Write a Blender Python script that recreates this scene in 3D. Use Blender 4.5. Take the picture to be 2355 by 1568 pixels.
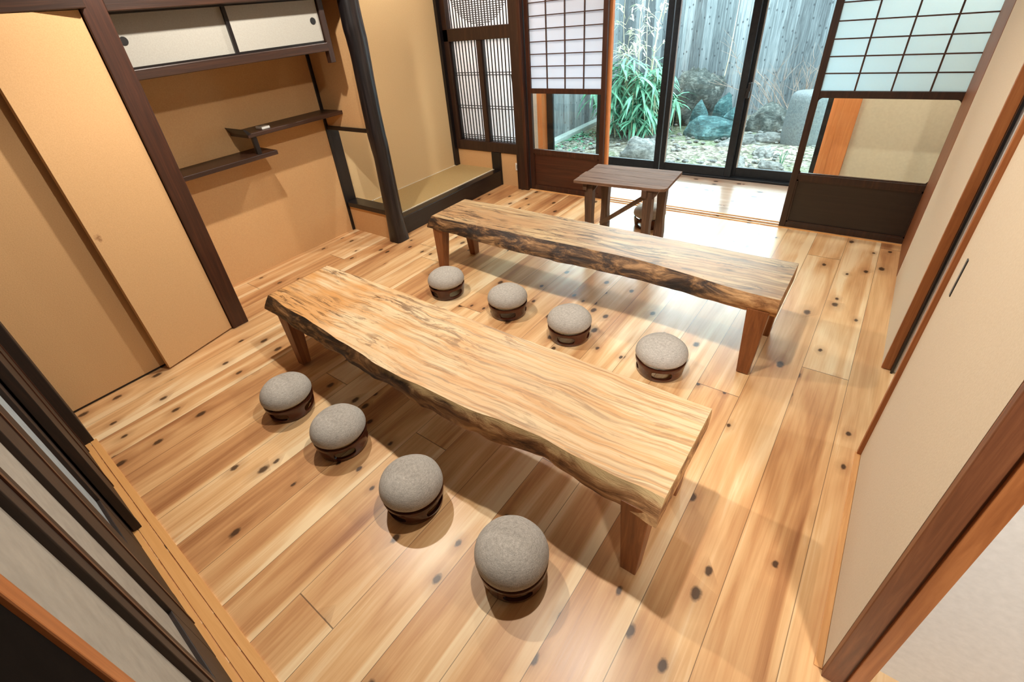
import bpy, bmesh, math, random
from mathutils import Vector, Matrix, noise

# ------------------------------------------------------------------ clear
for o in list(bpy.data.objects):
    bpy.data.objects.remove(o)
SC = bpy.context.scene
COL = SC.collection
random.seed(7)

# ------------------------------------------------------------------ camera
cam_d = bpy.data.cameras.new('camera')
cam = bpy.data.objects.new('camera', cam_d)
COL.objects.link(cam)
RW = ((0.7826096626, 0.6150994900, -0.0957848284),      # camera right in the room
      (0.2776232260, -0.4825847359, -0.8306848482),     # camera down
      (-0.5571781226, 0.6235098958, -0.5484413821))     # camera forward
r_, d_, f_ = (Vector(v).normalized() for v in RW)
cam.matrix_world = Matrix(((r_.x, -d_.x, -f_.x, 0), (r_.y, -d_.y, -f_.y, 0), (r_.z, -d_.z, -f_.z, 1.6), (0, 0, 0, 1)))
cam_d.sensor_width = 36
cam_d.lens = 36 * 1079.417 / 2355
cam_d.shift_x = (1177.5 - 1122.84) / 2355
cam_d.shift_y = (728.25 - 784.0) / 2355
cam_d.clip_start = 0.01
cam_d.clip_end = 200
SC.camera = cam

# ------------------------------------------------------------------ colour management, world, lights
vs = SC.view_settings
SC.display_settings.display_device = 'sRGB'
vs.view_transform = 'Standard'
vs.look = 'None'
vs.exposure = 0.0
vs.gamma = 1.0
vs.use_curve_mapping = False

W = bpy.data.worlds.new('world')
SC.world = W
W.use_nodes = True
wn = W.node_tree
wn.nodes.clear()
wo = wn.nodes.new('ShaderNodeOutputWorld')
wb = wn.nodes.new('ShaderNodeBackground')
# bright hazy daylight, with an added glow low over the fence for floor glare
tcw = wn.nodes.new('ShaderNodeTexCoord')
dot = wn.nodes.new('ShaderNodeVectorMath'); dot.operation = 'DOT_PRODUCT'
wn.links.new(tcw.outputs['Generated'], dot.inputs[0])
dot.inputs[1].default_value = Vector((-0.30, 0.86, 0.42)).normalized()
pw = wn.nodes.new('ShaderNodeMath'); pw.operation = 'POWER'
mx0 = wn.nodes.new('ShaderNodeMath'); mx0.operation = 'MAXIMUM'
wn.links.new(dot.outputs['Value'], mx0.inputs[0]); mx0.inputs[1].default_value = 0.0
wn.links.new(mx0.outputs[0], pw.inputs[0]); pw.inputs[1].default_value = 26.0
ml = wn.nodes.new('ShaderNodeMath'); ml.operation = 'MULTIPLY_ADD'
wn.links.new(pw.outputs[0], ml.inputs[0]); ml.inputs[1].default_value = 17.0; ml.inputs[2].default_value = 9.5
wb.inputs['Color'].default_value = (0.80, 0.95, 1.0, 1)
wn.links.new(ml.outputs[0], wb.inputs['Strength'])
wn.links.new(wb.outputs[0], wo.inputs[0])


def light(name, kind, loc, energy, col, **kw):
    l = bpy.data.lights.new(name, kind)
    l.energy = energy
    l.color = col
    for k, v in kw.items():
        setattr(l, k, v)
    o = bpy.data.objects.new(name, l)
    o.location = loc
    COL.objects.link(o)
    return o


sun = light('sun', 'SUN', (-2, 12, 12), 3.4, (1.0, 0.96, 0.90), angle=math.radians(2.5))
sun.rotation_euler = Vector((-0.30, -0.66, -0.80)).to_track_quat('-Z', 'Y').to_euler()
WARM = (1.0, 0.925, 0.82)
for (lx, ly, e) in ((-0.67, 1.30, 110), (-0.66, 2.95, 14), (-2.30, 1.36, 124), (-2.30, 2.95, 66)):
    light('ceiling_lamp_light', 'SPOT', (lx, ly, 2.40), e, WARM, shadow_soft_size=0.03, spot_size=math.radians(152), spot_blend=0.25)
light('recess_lamp_light', 'POINT', (-3.36, 3.25, 2.36), 14, WARM, shadow_soft_size=0.05)
light('veranda_fill_light', 'POINT', (0.20, 4.25, 2.15), 75, (1.0, 0.95, 0.88), shadow_soft_size=0.08)  # added lamp, brightens the cream wall and backlights the right paper door
light('veranda_fill_light', 'POINT', (-3.05, 4.35, 2.15), 60, (1.0, 0.95, 0.90), shadow_soft_size=0.08)  # second added lamp, whitens the left end wall and backlights the lattice paper
hall = light('hall_fill_light', 'SPOT', (0.95, -0.45, 1.9), 195, (1.0, 0.97, 0.93), shadow_soft_size=0.12, spot_size=math.radians(58), spot_blend=0.6)  # unseen spot, added and aimed to brighten the white hall wall
hall.rotation_euler = Vector((-0.32, 1.43, -1.1)).to_track_quat('-Z', 'Y').to_euler()
light('side_room_fill_light', 'POINT', (1.1, 1.9, 2.0), 26, (0.92, 0.97, 1.0), shadow_soft_size=0.06)  # unseen lamp added to light the white post behind the door gap



# ------------------------------------------------------------------ helpers
def lin(c):
    out = []
    for v in c:
        v /= 255.0
        out.append(v / 12.92 if v <= 0.04045 else ((v + 0.055) / 1.055) ** 2.4)
    return tuple(out) + (1.0,)


class M:
    """small node-tree builder"""
    def __init__(s, name):
        s.m = bpy.data.materials.new(name)
        s.m.use_nodes = True
        s.t = s.m.node_tree
        s.t.nodes.clear()
        s.out = s.n('ShaderNodeOutputMaterial')

    def n(s, typ, **kw):
        nd = s.t.nodes.new(typ)
        for k, v in kw.items():
            setattr(nd, k, v)
        return nd

    def l(s, a, b):
        s.t.links.new(a, b)

    def inp(s, nd, key, v):
        if isinstance(v, bpy.types.NodeSocket):
            s.l(v, nd.inputs[key])
        else:
            nd.inputs[key].default_value = v

    def math(s, op, a, b=0.0, c=0.0):
        nd = s.n('ShaderNodeMath', operation=op)
        s.inp(nd, 0, a)
        s.inp(nd, 1, b)
        s.inp(nd, 2, c)
        return nd.outputs[0]

    def coord(s, scale=(1, 1, 1), kind='Object', rot=(0, 0, 0)):
        tc = s.n('ShaderNodeTexCoord')
        mp = s.n('ShaderNodeMapping')
        mp.inputs['Scale'].default_value = scale
        mp.inputs['Rotation'].default_value = rot
        s.l(tc.outputs[kind], mp.inputs[0])
        return mp.outputs[0]

    def noise(s, vec, scale, detail=4, rough=0.55, dist=0.0, dim='3D'):
        nd = s.n('ShaderNodeTexNoise', noise_dimensions=dim)
        s.l(vec, nd.inputs['Vector'])
        nd.inputs['Scale'].default_value = scale
        nd.inputs['Detail'].default_value = detail
        nd.inputs['Roughness'].default_value = rough
        nd.inputs['Distortion'].default_value = dist
        return nd.outputs['Fac']

    def ramp(s, fac, stops, interp='LINEAR'):
        nd = s.n('ShaderNodeValToRGB')
        nd.color_ramp.interpolation = interp
        el = nd.color_ramp.elements
        while len(el) < len(stops):
            el.new(0.5)
        for e, (p, c) in zip(el, stops):
            e.position = p
            e.color = c if len(c) == 4 else tuple(c) + (1,)
        s.inp(nd, 0, fac)
        return nd.outputs[0]

    def mix(s, fac, a, b, blend='MIX'):
        nd = s.n('ShaderNodeMix', data_type='RGBA', blend_type=blend)
        s.inp(nd, 0, fac)
        s.inp(nd, 6, a)
        s.inp(nd, 7, b)
        return nd.outputs[2]

    def bsdf(s, col, rough=0.6, bump=None, bstr=0.2, bdist=0.01, **kw):
        p = s.n('ShaderNodeBsdfPrincipled')
        s.inp(p, 'Base Color', col)
        s.inp(p, 'Roughness', rough)
        for k, v in kw.items():
            s.inp(p, k, v)
        if bump is not None:
            b = s.n('ShaderNodeBump')
            b.inputs['Strength'].default_value = bstr
            b.inputs['Distance'].default_value = bdist
            s.l(bump, b.inputs['Height'])
            s.l(b.outputs[0], p.inputs['Normal'])
        s.l(p.outputs[0], s.out.inputs[0])
        return p


def mat_plain(name, a, b, scale=40, rough=0.7, bstr=0.1, detail=5, stretch=(1, 1, 1), **kw):
    m = M(name)
    f = m.noise(m.coord(stretch), scale, detail)
    m.bsdf(m.ramp(f, ((0.3, lin(a)), (0.7, lin(b)))), rough, f, bstr, 0.004, **kw)
    return m.m


def mat_wood(name, a, b, c, axis, rough=0.5, scale=3.0, fine=0.5, **kw):
    """grain running along one axis (0, 1, 2)"""
    m = M(name)
    sc = [14.0, 14.0, 14.0]
    sc[axis] = 0.8
    v = m.coord(tuple(sc))
    f1 = m.noise(v, scale, 6, 0.65, 1.2)
    sc2 = [90.0, 90.0, 90.0]
    sc2[axis] = 2.0
    f2 = m.noise(m.coord(tuple(sc2)), 1.5, 3, 0.5)
    f = m.math('ADD', m.math('MULTIPLY', f1, 1 - fine * 0.5), m.math('MULTIPLY', f2, fine * 0.5))
    col = m.ramp(f, ((0.3, lin(a)), (0.5, lin(b)), (0.68, lin(c))))
    m.bsdf(col, rough, f, 0.12, 0.004, **kw)
    return m.m


def mat_planks(name, axis, width, offset, length, tones, rough=0.42, knots=True):
    """floor boards running along axis (0 = x, 1 = y)"""
    m = M(name)
    tc = m.n('ShaderNodeTexCoord')
    sep = m.n('ShaderNodeSeparateXYZ')
    m.l(tc.outputs['Object'], sep.inputs[0])
    u = sep.outputs[0] if axis == 1 else sep.outputs[1]      # across the boards
    w = sep.outputs[1] if axis == 1 else sep.outputs[0]      # along them
    us = m.math('DIVIDE', m.math('SUBTRACT', u, offset), width)
    idx = m.math('FLOOR', us)
    fr = m.math('FRACT', us)
    wn1 = m.n('ShaderNodeTexWhiteNoise', noise_dimensions='1D')
    m.l(idx, wn1.inputs['W'])
    ws = m.math('ADD', m.math('DIVIDE', w, length), m.math('MULTIPLY', wn1.outputs[0], 5.7))
    seg = m.math('FLOOR', ws)
    sfr = m.math('FRACT', ws)
    cmb = m.n('ShaderNodeCombineXYZ')
    m.l(idx, cmb.inputs[0])
    m.l(seg, cmb.inputs[1])
    wn2 = m.n('ShaderNodeTexWhiteNoise', noise_dimensions='3D')
    m.l(cmb.outputs[0], wn2.inputs['Vector'])
    rnd = wn2.outputs['Value']
    # grain, different on every board
    g = m.n('ShaderNodeCombineXYZ')
    m.l(m.math('MULTIPLY', u, 9.0), g.inputs[0])
    m.l(m.math('MULTIPLY', w, 0.9), g.inputs[1])
    m.l(m.math('MULTIPLY', rnd, 40.0), g.inputs[2])
    broad = m.noise(g.outputs[0], 1.0, 3, 0.5, 0.8)
    g2 = m.n('ShaderNodeCombineXYZ')
    m.l(m.math('MULTIPLY', u, 62.0), g2.inputs[0])
    m.l(m.math('MULTIPLY', w, 1.6), g2.inputs[1])
    m.l(m.math('MULTIPLY', rnd, 70.0), g2.inputs[2])
    fine = m.noise(g2.outputs[0], 1.0, 4, 0.6, 1.4)
    tone = m.math('ADD', m.math('MULTIPLY', rnd, 0.30), m.math('ADD', m.math('MULTIPLY', broad, 1.15), m.math('MULTIPLY', fine, 0.36)))
    sapw = m.math('MULTIPLY_ADD', wn1.outputs[0], 0.16, 0.72)
    sap = m.ramp(m.math('SUBTRACT', m.math('ADD', fr, m.math('MULTIPLY_ADD', broad, 0.16, -0.08)), sapw), ((0.0, (0, 0, 0)), (0.06, (1, 1, 1))))
    sap = m.math('MULTIPLY', sap, m.math('GREATER_THAN', m.math('FRACT', m.math('MULTIPLY', rnd, 7.3)), 0.35))
    tone = m.math('ADD', m.math('SUBTRACT', tone, 0.44), m.math('MULTIPLY', sap, 0.22))
    col = m.ramp(tone, tuple((p, lin(c)) for p, c in tones))
    # knots
    k = m.n('ShaderNodeCombineXYZ')
    m.l(m.math('ADD', m.math('MULTIPLY', u, 1 / 0.115), m.math('MULTIPLY', rnd, 9.0)), k.inputs[0])
    m.l(m.math('MULTIPLY', w, 1 / 0.185), k.inputs[1])
    m.l(m.math('MULTIPLY', rnd, 31.0), k.inputs[2])
    wob = m.noise(tc.outputs['Object'], 55.0, 2)
    vo = m.n('ShaderNodeTexVoronoi', voronoi_dimensions='2D', feature='F1')
    m.l(k.outputs[0], vo.inputs['Vector'])
    vo.inputs['Scale'].default_value = 1.0
    sepc = m.n('ShaderNodeSeparateColor')
    m.l(vo.outputs['Color'], sepc.inputs[0])
    keep = m.math('GREATER_THAN', sepc.outputs[0], 0.66)
    size = m.math('MULTIPLY_ADD', sepc.outputs[1], 0.10, 0.08)
    dist = m.math('ADD', vo.outputs['Distance'], m.math('MULTIPLY_ADD', wob, 0.08, -0.04))
    rel = m.math('DIVIDE', dist, size)
    core = m.math('MULTIPLY', m.ramp(rel, ((0.55, (1, 1, 1)), (1.0, (0, 0, 0)))), keep)
    halo = m.math('MULTIPLY', m.ramp(m.math('DIVIDE', rel, 3.2), ((0.2, (1, 1, 1)), (1.0, (0, 0, 0)))), keep)
    if knots:
        col = m.mix(m.math('MULTIPLY', halo, 0.38), col, lin((142, 88, 48)))
        col = m.mix(m.math('MULTIPLY', core, 0.88), col, lin((46, 27, 18)))
    # joints
    gap = m.math('LESS_THAN', m.math('MINIMUM', fr, m.math('SUBTRACT', 1.0, fr)), 0.0055 * 0.19 / width)
    gap2 = m.math('LESS_THAN', m.math('MINIMUM', sfr, m.math('SUBTRACT', 1.0, sfr)), 0.0006)
    gp = m.math('MAXIMUM', gap, gap2)
    col = m.mix(m.math('MULTIPLY', gp, 0.72), col, lin((70, 42, 24)))
    rg = m.math('MULTIPLY_ADD', fine, 0.10, rough - 0.05)
    hgt = m.math('SUBTRACT', m.math('MULTIPLY', fine, 0.15), gp)
    m.bsdf(col, rg, hgt, 0.15, 0.003)
    return m.m


def glass_mat(name, tint, refl=1.0):
    m = M(name)
    fr = m.n('ShaderNodeFresnel')
    fr.inputs['IOR'].default_value = 1.45
    tr = m.n('ShaderNodeBsdfTransparent')
    tr.inputs[0].default_value = tint
    gl = m.n('ShaderNodeBsdfGlossy')
    gl.inputs['Roughness'].default_value = 0.02
    mx = m.n('ShaderNodeMixShader')
    m.l(m.math('MULTIPLY', fr.outputs[0], refl), mx.inputs[0])
    m.l(tr.outputs[0], mx.inputs[1])
    m.l(gl.outputs[0], mx.inputs[2])
    m.l(mx.outputs[0], m.out.inputs[0])
    return m.m


def paper_mat(name, col, trans=0.6):
    m = M(name)
    f = m.noise(m.coord(), 120, 4)
    c = m.mix(m.math('MULTIPLY', f, 0.15), col, (col[0] * .8, col[1] * .8, col[2] * .8, 1))
    d = m.n('ShaderNodeBsdfDiffuse')
    t = m.n('ShaderNodeBsdfTranslucent')
    m.l(c, d.inputs[0])
    m.l(c, t.inputs[0])
    mx = m.n('ShaderNodeMixShader')
    mx.inputs[0].default_value = trans
    m.l(d.outputs[0], mx.inputs[1])
    m.l(t.outputs[0], mx.inputs[2])
    m.l(mx.outputs[0], m.out.inputs[0])
    return m.m


def new():
    return bmesh.new()


def box(bm, x0, x1, y0, y1, z0, z1, bev=0.0, mi=0):
    vs_ = [bm.verts.new((x, y, z)) for z in (z0, z1) for y in (y0, y1) for x in (x0, x1)]
    fs = [bm.faces.new([vs_[i] for i in q]) for q in ((0, 2, 3, 1), (4, 5, 7, 6), (0, 1, 5, 4), (2, 6, 7, 3), (0, 4, 6, 2), (1, 3, 7, 5))]
    for f in fs:
        f.material_index = mi
    if bev > 0:
        es = list({e for f in fs for e in f.edges})
        bmesh.ops.bevel(bm, geom=es, offset=bev, segments=2, profile=0.5, affect='EDGES')
    return vs_


def beam(bm, a, b, w, h, up=(0, 0, 1), bev=0.0, w2=None, h2=None):
    """a rectangular bar from a to b; w across, h along up; may taper to w2, h2"""
    a, b = Vector(a), Vector(b)
    t = (b - a).normalized()
    up = Vector(up)
    s = t.cross(up).normalized()
    u = s.cross(t).normalized()
    w2, h2 = w2 or w, h2 or h
    rings = []
    for p, ww, hh in ((a, w, h), (b, w2, h2)):
        rings.append([bm.verts.new(p + s * (ww / 2 * i) + u * (hh / 2 * j)) for i, j in ((-1, -1), (1, -1), (1, 1), (-1, 1))])
    fs = [bm.faces.new(rings[0][::-1]), bm.faces.new(rings[1])]
    for i in range(4):
        fs.append(bm.faces.new([rings[0][i], rings[0][(i + 1) % 4], rings[1][(i + 1) % 4], rings[1][i]]))
    if bev > 0:
        es = list({e for f in fs for e in f.edges})
        bmesh.ops.bevel(bm, geom=es, offset=bev, segments=2, profile=0.5, affect='EDGES')


def tube(bm, pts, rad, n=8):
    pts = [Vector(p) for p in pts]
    rings = []
    for i, p in enumerate(pts):
        t = (pts[min(i + 1, len(pts) - 1)] - pts[max(i - 1, 0)]).normalized()
        a = t.orthogonal().normalized() if abs(t.z) > 0.95 else t.cross(Vector((0, 0, 1))).normalized()
        if i and rings:
            a = (pa - t * pa.dot(t)).normalized()
        pa = a
        b = t.cross(a)
        r = rad[i] if isinstance(rad, (list, tuple)) else rad
        rings.append([bm.verts.new(p + a * (r * math.cos(k * 2 * math.pi / n)) + b * (r * math.sin(k * 2 * math.pi / n))) for k in range(n)])
    for q, w in zip(rings, rings[1:]):
        for k in range(n):
            bm.faces.new([q[k], q[(k + 1) % n], w[(k + 1) % n], w[k]])
    bm.faces.new(rings[0][::-1])
    bm.faces.new(rings[-1])


def lathe(bm, prof, n=48):
    rings = []
    for r, z in prof:
        if r < 1e-5:
            rings.append([bm.verts.new((0, 0, z))])
        else:
            rings.append([bm.verts.new((r * math.cos(k * 2 * math.pi / n), r * math.sin(k * 2 * math.pi / n), z)) for k in range(n)])
    for a, b in zip(rings, rings[1:]):
        for k in range(n):
            k2 = (k + 1) % n
            if len(a) == 1 and len(b) == 1:
                continue
            if len(a) == 1:
                bm.faces.new([a[0], b[k2], b[k]])
            elif len(b) == 1:
                bm.faces.new([a[k], a[k2], b[0]])
            else:
                bm.faces.new([a[k], a[k2], b[k2], b[k]])


ROOTLOC = {}


def wloc(o):
    v = Vector(o.location)
    while o.parent:
        o = o.parent
        v += Vector(o.location)
    return v


def obj(name, bm, mats, parent=None, origin=None, smooth=0, local=False):
    """one mesh object; vertices are given in room coordinates unless local"""
    bmesh.ops.recalc_face_normals(bm, faces=bm.faces[:])
    me = bpy.data.meshes.new(name)
    bm.to_mesh(me)
    bm.free()
    for mm in (mats if isinstance(mats, (list, tuple)) else [mats]):
        me.materials.append(mm)
    if smooth:
        try:
            me.shade_smooth()
            me.set_sharp_from_angle(angle=math.radians(smooth))
        except Exception:
            for p in me.polygons:
                p.use_smooth = True
    o = bpy.data.objects.new(name, me)
    COL.objects.link(o)
    if parent is not None:
        o.parent = parent
        if not local:
            off = wloc(parent)
            for v in me.vertices:
                v.co -= off
    elif origin is not None:
        for v in me.vertices:
            v.co -= Vector(origin)
        o.location = origin
    return o


def tag(o, label, cat, group=None, kind=None):
    o['label'] = label
    o['category'] = cat
    if group:
        o['group'] = group
    if kind:
        o['kind'] = kind
    return o


def thing(name, label, cat, loc, group=None):
    o = bpy.data.objects.new(name, None)
    o.empty_display_size = 0.1
    COL.objects.link(o)
    o.location = loc
    return tag(o, label, cat, group)


def struct(name, bm, mats, parent=None, smooth=0):
    o = obj(name, bm, mats, parent, smooth=smooth)
    if parent is None:
        o['kind'] = 'structure'
    return o


def sroot(name, loc):
    o = bpy.data.objects.new(name, None)
    o.empty_display_size = 0.1
    COL.objects.link(o)
    o.location = loc
    o['kind'] = 'structure'
    return o


# ------------------------------------------------------------------ materials
T_FLOOR = ((0.14, (160, 106, 66)), (0.38, (204, 152, 102)), (0.58, (226, 182, 130)), (0.80, (244, 216, 172)))
T_VER = ((0.12, (140, 122, 106)), (0.4, (170, 150, 132)), (0.65, (190, 170, 152)), (0.9, (202, 184, 166)))
m_floor = mat_planks('floor_boards', 1, 0.187, -0.010, 3.3, T_FLOOR, 0.33)
m_veranda = mat_planks('veranda_boards', 0, 0.16, 4.02, 2.4, T_VER, 0.22)
m_plaster = mat_plain('tan_plaster', (200, 156, 106), (210, 167, 116), 160, 0.9, 0.25)
m_plaster2 = mat_plain('cream_plaster', (205, 176, 130), (214, 186, 140), 160, 0.9, 0.25)
m_cream = mat_plain('pale_cream_wall', (220, 210, 182), (228, 218, 190), 60, 0.85, 0.1)
m_white = mat_plain('white_plaster', (212, 206, 196), (222, 216, 206), 60, 0.85, 0.1)
m_ceil = mat_plain('ceiling_board', (84, 62, 44), (104, 78, 56), 5, 0.8, 0.1, stretch=(1, 12, 1))
m_fusuma_tan = mat_plain('tan_door_paper', (204, 162, 112), (214, 172, 122), 190, 0.85, 0.15)
m = M('tan_door_paper_stained')
f = m.noise(m.coord(), 190, 5)
c = m.ramp(f, ((0.3, lin((204, 162, 112))), (0.7, lin((214, 172, 122)))))
tc = m.n('ShaderNodeTexCoord')
vd = m.n('ShaderNodeVectorMath', operation='SUBTRACT')
m.l(tc.outputs['Object'], vd.inputs[0])
vd.inputs[1].default_value = (0.06, -0.40, 0.817)
vl = m.n('ShaderNodeVectorMath', operation='LENGTH')
vm = m.n('ShaderNodeVectorMath', operation='MULTIPLY')
m.l(vd.outputs[0], vm.inputs[0])
vm.inputs[1].default_value = (0.2, 1.6, 0.9)
m.l(vm.outputs[0], vl.inputs[0])
sd = m.math('ADD', vl.outputs['Value'], m.math('MULTIPLY_ADD', m.noise(m.coord(), 60, 3), 0.05, -0.025))
c = m.mix(m.ramp(sd, ((0.006, (0.75, 0.75, 0.75)), (0.024, (0, 0, 0)))), c, lin((120, 72, 34)))
m.bsdf(c, 0.85, f, 0.15, 0.004)
m_fusuma_stain = m.m
m_fusuma_cream = mat_plain('cream_door_paper', (194, 176, 150), (202, 185, 160), 190, 0.8, 0.12)
m_cab_white = mat_plain('white_cabinet_paper', (158, 155, 146), (167, 164, 155), 150, 0.75, 0.08)
m_dark = mat_wood('dark_stained_wood', (32, 18, 12), (46, 27, 18), (64, 38, 25), 2, 0.42)
m_darkx = mat_wood('dark_stained_wood_x', (42, 24, 16), (60, 35, 24), (80, 48, 31), 0, 0.42)
m_darky = mat_wood('dark_stained_wood_y', (36, 20, 13), (52, 30, 19), (72, 43, 27), 1, 0.42)
m_post = mat_wood('brown_post_wood', (46, 23, 13), (62, 32, 18), (80, 43, 25), 2, 0.42)
m_post2 = mat_wood('right_post_wood', (84, 46, 26), (108, 62, 36), (130, 80, 48), 2, 0.45)
m_black = mat_wood('black_lacquered_wood', (15, 12, 13), (22, 18, 19), (32, 27, 27), 2, 0.3)
m_blacky = mat_wood('black_lacquered_wood_y', (15, 12, 13), (22, 18, 19), (32, 27, 27), 1, 0.3)
m_ink = mat_plain('blackened_wood', (10, 7, 6), (15, 11, 9), 20, 0.95, 0.05, **{'Specular IOR Level': 0.05})
m_dark2 = mat_wood('old_door_frame_wood', (20, 12, 8), (30, 18, 12), (48, 29, 19), 2, 0.6)
m_log = mat_wood('black_log_wood', (15, 12, 13), (25, 21, 22), (44, 37, 37), 2, 0.33, scale=2.0)
m_red = mat_wood('reddish_brown_wood', (40, 19, 11), (56, 28, 16), (80, 41, 24), 2, 0.4)
m_redx = mat_wood('reddish_brown_wood_x', (70, 32, 17), (96, 46, 25), (120, 62, 34), 0, 0.4)
m_stile = mat_wood('orange_brown_stile', (132, 74, 36), (154, 92, 48), (172, 108, 60), 2, 0.45)
m_stile2 = mat_wood('corner_board', (104, 58, 28), (124, 72, 38), (144, 88, 50), 2, 0.5)
m_edge = mat_wood('orange_door_edge', (176, 100, 44), (190, 112, 52), (204, 126, 62), 2, 0.5)
m_sill = mat_wood('pale_sill_wood', (222, 162, 96), (228, 170, 104), (234, 178, 112), 0, 0.45)
m_silly = mat_wood('pale_sill_wood_y', (196, 138, 82), (212, 156, 98), (226, 174, 116), 1, 0.45)
m_newpost = mat_wood('new_cedar_wood', (204, 122, 66), (222, 142, 82), (232, 158, 96), 2, 0.5)
m_tatami = mat_plain('tatami_weave', (168, 142, 92), (184, 158, 108), 60, 0.75, 0.3, stretch=(1, 8, 1))
m_trimcloth = mat_plain('pale_edging', (214, 204, 180), (232, 224, 204), 90, 0.8, 0.1)
m_alum = mat_plain('dark_aluminium', (36, 40, 44), (44, 48, 52), 30, 0.38, 0.02, Metallic=0.55)
m_silver = mat_plain('silver_aluminium', (176, 180, 182), (190, 194, 196), 30, 0.3, 0.02, Metallic=0.8)
m_glass = glass_mat('window_glass', (0.88, 0.955, 0.965, 1), 0.8)
m_glass2 = glass_mat('door_glass', (0.95, 0.98, 0.97, 1), 0.5)
m_paper = paper_mat('shoji_paper', (0.74, 0.76, 0.82, 1), 0.62)
m_paper2 = paper_mat('frosted_panel', (0.67, 0.82, 0.88, 1), 0.80)
m_paper3 = paper_mat('lattice_paper', (0.93, 0.93, 0.95, 1), 0.7)
m_iron = mat_plain('black_iron', (18, 17, 18), (28, 26, 27), 40, 0.4, 0.1)
m_hinge = mat_plain('pale_metal', (190, 186, 176), (206, 202, 192), 40, 0.35, 0.05, Metallic=0.6)
m_plate = mat_plain('white_plastic', (226, 224, 216), (232, 230, 224), 20, 0.4, 0.0)
m_grey = mat_plain('grey_door_paper', (136, 130, 120), (152, 145, 134), 25, 0.85, 0.05)
m_blue = mat_plain('bluish_grey_paper', (132, 142, 148), (148, 158, 162), 25, 0.85, 0.05)
m_brownpanel = mat_wood('brown_panel_wood', (46, 22, 13), (66, 32, 18), (84, 43, 25), 0, 0.38, scale=1.5)
m_darkpanel = mat_wood('dark_panel_wood', (30, 22, 18), (38, 28, 22), (46, 34, 27), 0, 0.4, scale=1.5)

# stool fabric
m = M('grey_felt')
v = m.coord()
f1 = m.noise(v, 320, 3, 0.7)
f2 = m.noise(m.coord((60, 60, 400)), 1.2, 4, 0.6)
ff = m.math('ADD', m.math('MULTIPLY', f1, 0.6), m.math('MULTIPLY', f2, 0.4))
m.bsdf(m.ramp(ff, ((0.32, lin((140, 134, 126))), (0.5, lin((176, 170, 161))), (0.66, lin((204, 198, 188))))), 0.95, ff, 0.5, 0.002)
m_felt = m.m
m_ceramic = mat_plain('brown_glaze', (58, 26, 16), (84, 40, 24), 14, 0.16, 0.03)


def slab_mat(name, base, warm, streak, dark, seed, left=1.0, right=0.35, amount=1.0):
    m = M(name)
    tc = m.n('ShaderNodeTexCoord')
    mp = m.n('ShaderNodeMapping')
    mp.inputs['Location'].default_value = (seed, seed * 2.3, 0)
    m.l(tc.outputs['Object'], mp.inputs[0])
    sp = m.n('ShaderNodeSeparateXYZ')
    m.l(tc.outputs['Object'], sp.inputs[0])

    def sc(v, sx, sy):
        q = m.n('ShaderNodeMapping')
        q.inputs['Scale'].default_value = (sx, sy, 1)
        m.l(v, q.inputs[0])
        return q.outputs[0]
    p = mp.outputs[0]
    wv = m.math('ADD', m.math('MULTIPLY', m.noise(sc(p, 1.0, 2.0), 1.0, 2), 0.14), m.math('MULTIPLY', m.noise(sc(p, 5.0, 7.0), 1.0, 2), 0.030))
    sh = m.n('ShaderNodeCombineXYZ')
    m.l(wv, sh.inputs[1])
    va = m.n('ShaderNodeVectorMath', operation='ADD')
    m.l(p, va.inputs[0])
    m.l(sh.outputs[0], va.inputs[1])
    w = va.outputs[0]
    side = m.ramp(m.math('MULTIPLY_ADD', sp.outputs[0], 0.5, 0.5), ((0.25, (left, left, left)), (0.75, (right, right, right))))
    g1 = m.noise(sc(w, 1.4, 46), 1.0, 5, 0.6, 0.4)
    c = m.ramp(g1, ((0.40, lin(streak)), (0.50, lin(base)), (0.66, lin(tuple(min(255, x + 10) for x in base)))))
    pt = m.ramp(m.noise(sc(p, 1.5, 4.2), 1.2, 4, 0.6), ((0.42, (0, 0, 0)), (0.56, (1, 1, 1))))
    c = m.mix(m.math('MULTIPLY', m.math('MULTIPLY', pt, 0.8), side), c, lin(warm))
    zone = m.ramp(m.noise(sc(p, 1.7, 6.5), 1.0, 3, 0.55), ((0.40, (0, 0, 0)), (0.52, (1, 1, 1))))
    d = m.ramp(m.noise(sc(w, 3.0, 26), 1.0, 9, 0.74, 1.8), ((0.505, (0, 0, 0)), (0.575, (1, 1, 1))))
    ds = m.math('MULTIPLY', m.math('MULTIPLY', d, zone), side)
    c = m.mix(m.math('MULTIPLY', ds, 0.85 * amount), c, lin(dark))
    h = m.ramp(m.noise(sc(w, 1.8, 80), 1.0, 4, 0.6, 0.9), ((0.53, (0, 0, 0)), (0.63, (1, 1, 1))))
    c = m.mix(m.math('MULTIPLY', h, 0.36 * amount), c, lin(dark))
    m.bsdf(c, m.math('MULTIPLY_ADD', g1, 0.2, 0.38), g1, 0.12, 0.003)
    return m.m


m_slab1 = slab_mat('pale_spalted_wood', (218, 188, 146), (204, 146, 82), (204, 160, 110), (92, 62, 34), 0.3)
m_slab2 = slab_mat('brown_spalted_wood', (194, 164, 120), (172, 128, 84), (158, 124, 86), (66, 50, 38), 5.1, 0.9, 0.8, 1.1)


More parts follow.
